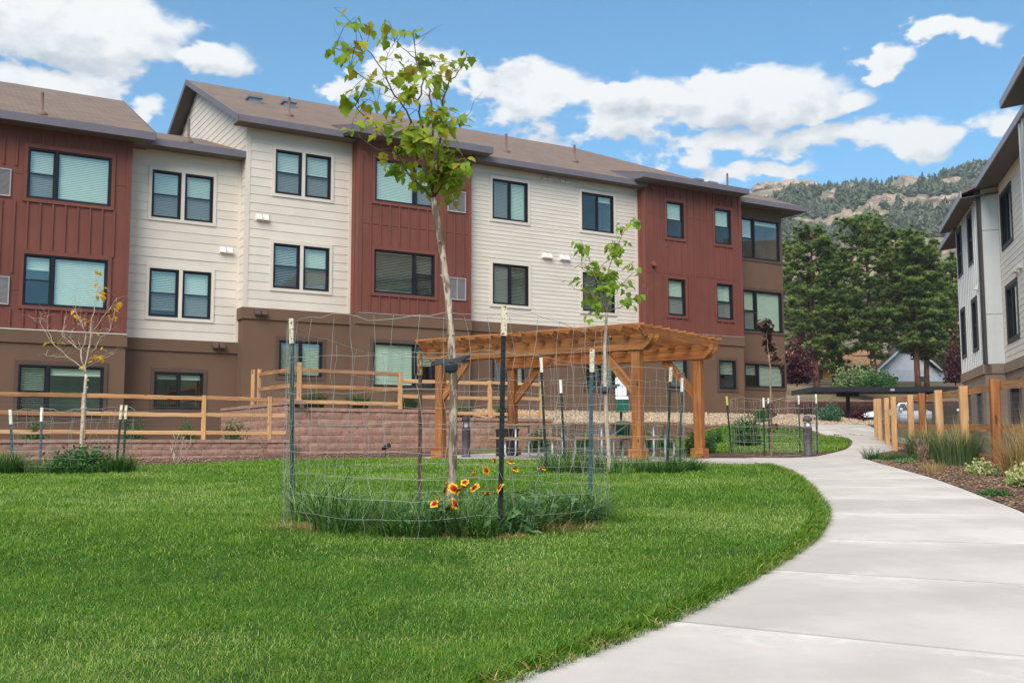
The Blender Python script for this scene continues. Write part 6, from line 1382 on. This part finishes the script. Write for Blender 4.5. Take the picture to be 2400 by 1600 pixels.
# ------------------------------------------------------------------ wall, carport, car
bw = empty('retaining_wall', (21.5, 74.3, 2.2), 0, 'brown block wall behind the carport', 'wall')
mm = bpy.data.materials.new('brickrows'); mm.use_nodes = True; t_ = NT(mm.node_tree); b_ = t_.n['Principled BSDF']; b_.inputs['Roughness'].default_value = .95; tc = t_.add('ShaderNodeTexCoord'); brk = t_.add('ShaderNodeTexBrick'); t_.l.new(t_.mapping(tc.outputs['Object'], rot=(radians(90),0,0)), brk.inputs[0])
for k, v in {'Scale': 1.0, 'Mortar Size': .02, 'Brick Width': .45, 'Row Height': .2}.items(): brk.inputs[k].default_value = v
brk.inputs['Color1'].default_value = (*lin((150,112,100)), 1); brk.inputs['Color2'].default_value = (*lin((126,92,82)), 1); brk.inputs['Mortar'].default_value = (*lin((90,66,58)), 1); t_.l.new(brk.outputs[0], b_.inputs['Base Color']); M['brickrows'] = mm
MB().box(-8, 22, 0, .4, -.3, 1.72).build('wall_face', 'brickrows', bw); MB().box(-8, 22, -.05, .45, 1.721, 1.84).build('coping', 'cap', bw)
cp = empty('carport', (25.5, 71.0, 2.25), 0, 'long flat black carport roof on steel posts', 'carport')
MB().box(-5.6, 14, -2.6, 2.6, 2.18, 2.22).build('roof_deck', 'carport', cp); MB().box(-5.65, 14, -2.66, -2.601, 2.10, 2.44).build('fascia', 'carport', cp); MB().box(-5.66, -5.601, -2.6, 2.6, 2.10, 2.44).build('fascia', 'carport', cp)
for u in (-2.5, 3.6, 9.6):
    MB().box(u-.11, u+.11, -.11, .11, -.3, 1.92).build('post', 'carport', cp); MB().box(u-.75, u+.75, -.1, .1, 1.921, 2.179).build('bracket', 'carport', cp)
for u in (-.4, 5.4): MB().box(u-.14, u+.14, -2.70, -2.661, 2.16, 2.30).build('number_plate', 'louvre', cp)
def car(loc, rz, label):
    c = empty('parked_car', loc, rz, label, 'car')
    # x forward; lofted cross-sections: (x, half width, z bottom, z shoulder, z top, top half width)
    S = [(2.25,.62,.35,.52,.60,.50),(2.12,.80,.24,.66,.74,.66),(1.7,.88,.20,.74,.86,.72),(1.05,.90,.20,.84,.96,.72),(.85,.90,.20,.87,1.00,.72),(.25,.90,.20,.90,1.38,.60),(-.6,.90,.20,.92,1.44,.60),(-1.3,.90,.22,.93,1.36,.58),(-1.85,.88,.26,.94,1.06,.66),(-2.2,.82,.32,.90,.98,.66),(-2.32,.70,.40,.80,.86,.56)]
    b = MB(); V = []
    for x, hw_, zb, zs_, zt_, tw_ in S: V += [(x,-hw_*.9,zb),(x,-hw_,(zb+zs_)/2),(x,-hw_*.98,zs_),(x,-tw_,zt_-.05),(x,-tw_*.75,zt_),(x,tw_*.75,zt_),(x,tw_,zt_-.05),(x,hw_*.98,zs_),(x,hw_,(zb+zs_)/2),(x,hw_*.9,zb)]
    F = [(i*10+k, i*10+(k+1) % 10, (i+1)*10+(k+1) % 10, (i+1)*10+k) for i in range(len(S)-1) for k in range(10)]+[tuple(range(10)), tuple((len(S)-1)*10+k for k in range(10))[::-1]]
    b.add(V, F, True); b.build('body', 'carwhite', c)
    g = MB(); g.add([(.87,-.60,1.02),(.87,.60,1.02),(.28,.52,1.375),(.28,-.52,1.375),(.90,-.60,1.03),(.90,.60,1.03),(.31,.52,1.39),(.31,-.52,1.39)], [(4,5,6,7),(0,3,2,1),(0,1,5,4),(1,2,6,5),(2,3,7,6),(3,0,4,7)]); g.build('windscreen', 'carglass', c)
    for s in (-1, 1):
        for (x0, x1, xt0, xt1) in ((.72, -.12, .24, -.12), (-.20, -1.15, -.20, -1.05), (-1.22, -1.7, -1.12, -1.35)):
            q = MB(); q.add([(x0, s*.888, .93), (x1, s*.888, .95), (xt1, s*.63, 1.36), (xt0, s*.63, 1.34), (x0, s*.86, .93), (x1, s*.86, .95), (xt1, s*.60, 1.36), (xt0, s*.60, 1.34)], [(0,1,2,3),(7,6,5,4),(0,4,5,1),(1,5,6,2),(2,6,7,3),(3,7,4,0)]); q.build('side_window', 'carglass', c)
        q = MB().lathe([(.02,-.09),(.10,-.06),(.13,0),(.10,.06),(.02,.09)], 10); o = q.build('headlight', 'lamp', c); o.location = (2.08, s*.62, .66); o.scale = (1.4, 1.6, .8)
        q = MB().lathe([(.03,-.10),(.09,-.05),(.09,.05),(.03,.10)], 8); o = q.build('wing_mirror', 'carwhite', c); o.location = (.62, s*1.0, .98)
        for x in (1.38, -1.35):
            w = empty('wheel', (x, s*.80, .32), 0, parent=c); w.rotation_euler = (pi/2, 0, 0)
            MB().lathe([(.20,-.10),(.31,-.10),(.33,-.06),(.33,.06),(.31,.10),(.20,.10)], 20).build('tyre', 'tyre', w); MB().lathe([(.03,-.105),(.20,-.103),(.21,.0),(.20,.103),(.03,.105)], 12).build('rim', 'rim', w)
    MB().box(2.20, 2.262, -.45, .45, .40, .54).build('grille', 'black', c); return c
car((22.9, 62.0, zf(22.9, 62.0)+.02), radians(208), 'white sedan parked beyond the right hand fence')
car((30.5, 68.5, zf(30.5, 68.5)+.02), radians(250), 'second white car deeper under the carport behind the fence')

# ------------------------------------------------------------------ mountain
def ridge_py(px): return np.interp(px, [1300,1500,1650,1740,1800,1860,1920,1990,2080,2160,2230,2330,2450,2700,3200,4200,6000], [700,600,510,446,424,420,440,434,426,420,412,400,388,370,380,440,600])
def fbm(x, y, s, seed, o=5):
    r = 0; a = 1; t = 0
    for k in range(o): r = r+a*valnoise(x, y, seed+k, s*2**k); t += a; a *= .5
    return r/t
NA, ND = 300, 110
pa = np.concatenate([np.linspace(1300, 1700, 40), np.linspace(1705, 2350, 190), np.linspace(2360, 6000, 70)]); dd = np.concatenate([np.linspace(150, 700, 84), np.linspace(710, 1300, 26)])
PA_, DD_ = np.meshgrid(pa, dd); Xm = (PA_-1200)/FPX*DD_; Ym = DD_.copy()
RIDGE = 700.0
def mtn(px, D, x, y):
    topz = 1+(1039-ridge_py(px))/FPX*RIDGE; f = np.clip((D-170)/(RIDGE-170), 0, 1); base = np.interp(D, [150, 170, 260], [9, 12, 18])
    z = base+(topz-18)*(f**1.25)*np.clip((D-150)/60, 0, 1); fall = np.clip((D-RIDGE)/600, 0, 1); z = z-topz*.8*fall
    rg1 = np.abs(fbm(x, y, 1/90., 40)-.5)*2; amp = np.clip((D-190)/150, 0, 1)*np.clip((RIDGE+30-D)/60, .25, 1)
    z += amp*((fbm(x, y, 1/60., 50)-.5)*26-(rg1-.3)*10+(fbm(x, y, 1/14., 60)-.5)*8); return z
Zm = mtn(PA_, DD_, Xm, Ym); Vm = np.stack([Xm, Ym, Zm], -1).reshape(-1, 3); nA = len(pa); ii = (np.arange(len(dd)-1)[:, None]*nA+np.arange(nA-1)[None]).ravel()
link('mountain', npmesh('mountain', Vm, np.stack([ii, ii+1, ii+nA+1, ii+nA], -1), 'scrub', True), label='forested rocky mountainside behind the pines', kind='structure')
# rock outcrops
ROCKS = []
def rock(label, px, py, D, w, h, seed):
    """a crag: several faceted, cracked stones grown together"""
    d0 = pxdir(px, py)
    for D in np.arange(230, 720, 4.0):      # first place where the sight line meets the slope
        p = pt(px, py, D)
        if float(mtn(np.array(px), np.array(D), np.array(p.x), np.array(D))) >= p.z: break
    rng = np.random.default_rng(seed); import bmesh; ROCKS.append((px, py, D, w))
    w *= D/780; h *= D/780
    bm = bmesh.new()
    for k in range(9):
        b2 = bmesh.new(); bmesh.ops.create_icosphere(b2, subdivisions=3, radius=1)
        pl = rng.normal(0, 1, (16, 3)); pl /= np.linalg.norm(pl, axis=1)[:, None]; dl = rng.uniform(.45, .85, 16); o = np.array([rng.uniform(-.36, .36)*w, rng.uniform(-.2, .2)*w, rng.uniform(-.30, .12)*h]); s = rng.uniform(.22, .42)
        if k == 0: o *= .3; s = .5
        for v in b2.verts:
            c = np.array(v.co)
            for n_, d_ in zip(pl, dl):
                q = c@n_-d_
                if q > 0: c = c-n_*q*.95
            c = c*(1+rng.normal(0, .03)); v.co = Vector((c[0]*w*s*.7+o[0], c[1]*w*s*.6+o[1], c[2]*h*s*1.25+o[2]))
        m2 = bpy.data.meshes.new('t'); b2.to_mesh(m2); b2.free(); bm.from_mesh(m2); bpy.data.meshes.remove(m2)
    me = bpy.data.meshes.new('rock_outcrop'); bm.to_mesh(me); bm.free(); me.materials.append(M['rock']); link('rock_outcrop', me, loc=(p.x, D, p.z-h*.12), label=label, cat='rock', group='rock outcrops on the mountain')
for i, (px, py, w, h, lab) in enumerate([(1800,440,30,12,'left end of the bare rock ledge on the mountain\'s left shoulder'),(1850,432,34,12,'middle of the bare rock ledge on the mountain\'s left shoulder'),(1895,432,26,10,'right end of the bare rock ledge on the mountain\'s left shoulder'),(2005,455,24,22,'pale rounded outcrop left of the highest crag'),(2128,440,30,22,'highest pale crag near the mountain skyline'),(2084,466,28,20,'pinkish crag below the highest one'),(1985,512,34,28,'jagged pink rock rib above the tallest pine'),(1958,535,34,20,'low pink rock slab above the leftmost pine'),(2086,508,12,20,'thin rock spire right of the tallest pine'),(2225,432,34,12,'flat pale ledge near the right end of the skyline'),(2215,470,30,10,'low ledge half way down the right slope'),(1890,520,24,12,'small ledge beside the leftmost pine\'s top'),(1955,452,16,8,'small grey rock between two wooded gullies'),(2165,470,26,9,'low pale rock band below the highest crag'),(2040,480,18,10,'small pink rock under the rounded outcrop')]):
    rock(lab, px, py, 600, w, h, 90+i)

# forest on the slope
def forest():
    rng = np.random.default_rng(55); n = 9500; px = rng.uniform(1690, 2560, n*2); D = 230+(RIDGE-225)*rng.uniform(0, 1, n*2)**.75; x = (px-1200)/FPX*D
    dens = fbm(x, D, 1/70., 70, 4); keep = (dens+rng.normal(0, .05, n*2)) > .455; 
    keep &= ~((px < 1930) & (D > 610) & (rng.uniform(0,1,n*2) < .88))
    for (rx_, ry_, rD, rw_) in ROCKS: keep &= ~((np.abs(px-rx_) < rw_*.34*FPX/600) & (D < rD+3) & (D > rD-32))
    px, D, x = px[keep][:n], D[keep][:n], x[keep][:n]; n = len(px); z = mtn(px, D, x, D)-.4
    h = rng.uniform(2.5, 7.0, n); r = h*rng.uniform(.26, .48, n); K = 16; Vs, Ts = [], []
    a = rng.uniform(0, 2*pi, (n, K)); lev = rng.uniform(.12, .9, (n, K)); rr = r[:, None]*(1.12-lev**1.6)*rng.uniform(.5, 1.25, (n, K)); C = np.stack([x[:,None]+np.cos(a)*rr*.25, D[:,None]+np.sin(a)*rr*.25, z[:,None]+h[:,None]*lev], -1)
    P1 = C+np.stack([np.cos(a-.7)*rr, np.sin(a-.7)*rr, -.10*h[:,None]*np.ones_like(a)], -1); P2 = C+np.stack([np.cos(a+.7)*rr, np.sin(a+.7)*rr, -.10*h[:,None]*np.ones_like(a)], -1); P3 = np.stack([x[:,None]+np.cos(a)*rr*.3+rng.normal(0,.25,a.shape), D[:,None]+0*a, z[:,None]+h[:,None]*np.minimum(1, lev+.22)], -1)
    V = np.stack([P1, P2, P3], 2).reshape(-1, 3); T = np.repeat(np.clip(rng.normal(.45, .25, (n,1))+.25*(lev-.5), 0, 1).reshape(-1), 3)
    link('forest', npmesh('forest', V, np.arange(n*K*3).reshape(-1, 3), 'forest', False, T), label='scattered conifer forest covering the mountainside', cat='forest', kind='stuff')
forest()
# rolling hills around the rest of the valley (they show in the window panes)
def hills():
    A = np.linspace(radians(100), radians(330), 120); Rr = np.array([170, 260, 360, 480, 620, 800]); prof = np.array([-8, 6, 26, 50, 64, 48.])
    a, k = np.meshgrid(A, np.arange(6)); R_ = Rr[k]; x = np.sin(a)*R_; y = np.cos(a)*R_; z = prof[k]*(.55+.75*fbm(x, y, 1/260., 80, 4)); V = np.stack([x, y, z], -1).reshape(-1, 3); n = 120; i = (np.arange(5)[:, None]*n+np.arange(n-1)[None]).ravel()
    link('hills', npmesh('hills', V, np.stack([i, i+n, i+n+1, i+1], -1), 'scrubgreen', True), label='green hills on the other side of the valley', kind='structure')
mat('scrubgreen', lin((78,104,62)), .95, .3, .02, .3, .3, col2=lin((52,74,46)), c2scale=.05, detail=8)
hills()
HAZE = True
# haze in the valley air
if HAZE:
  hz_ = MB().box(-1000, 2300, -900, 1400, -6, 330).mesh('haze', 'black'); hz_.materials.clear()
  hm = bpy.data.materials.new('haze'); hm.use_nodes = True; t_ = NT(hm.node_tree); t_.n.clear(); o_ = t_.add('ShaderNodeOutputMaterial'); pv = t_.add('ShaderNodeVolumePrincipled'); pv.inputs['Density'].default_value = .00036; pv.inputs['Color'].default_value = (.82, .87, .93, 1); pv.inputs['Anisotropy'].default_value = .2
  t_.l.new(pv.outputs[0], o_.inputs['Volume']); hz_.materials.append(hm); link('haze', hz_, label='thin pale haze in the valley air', cat='haze', kind='stuff')
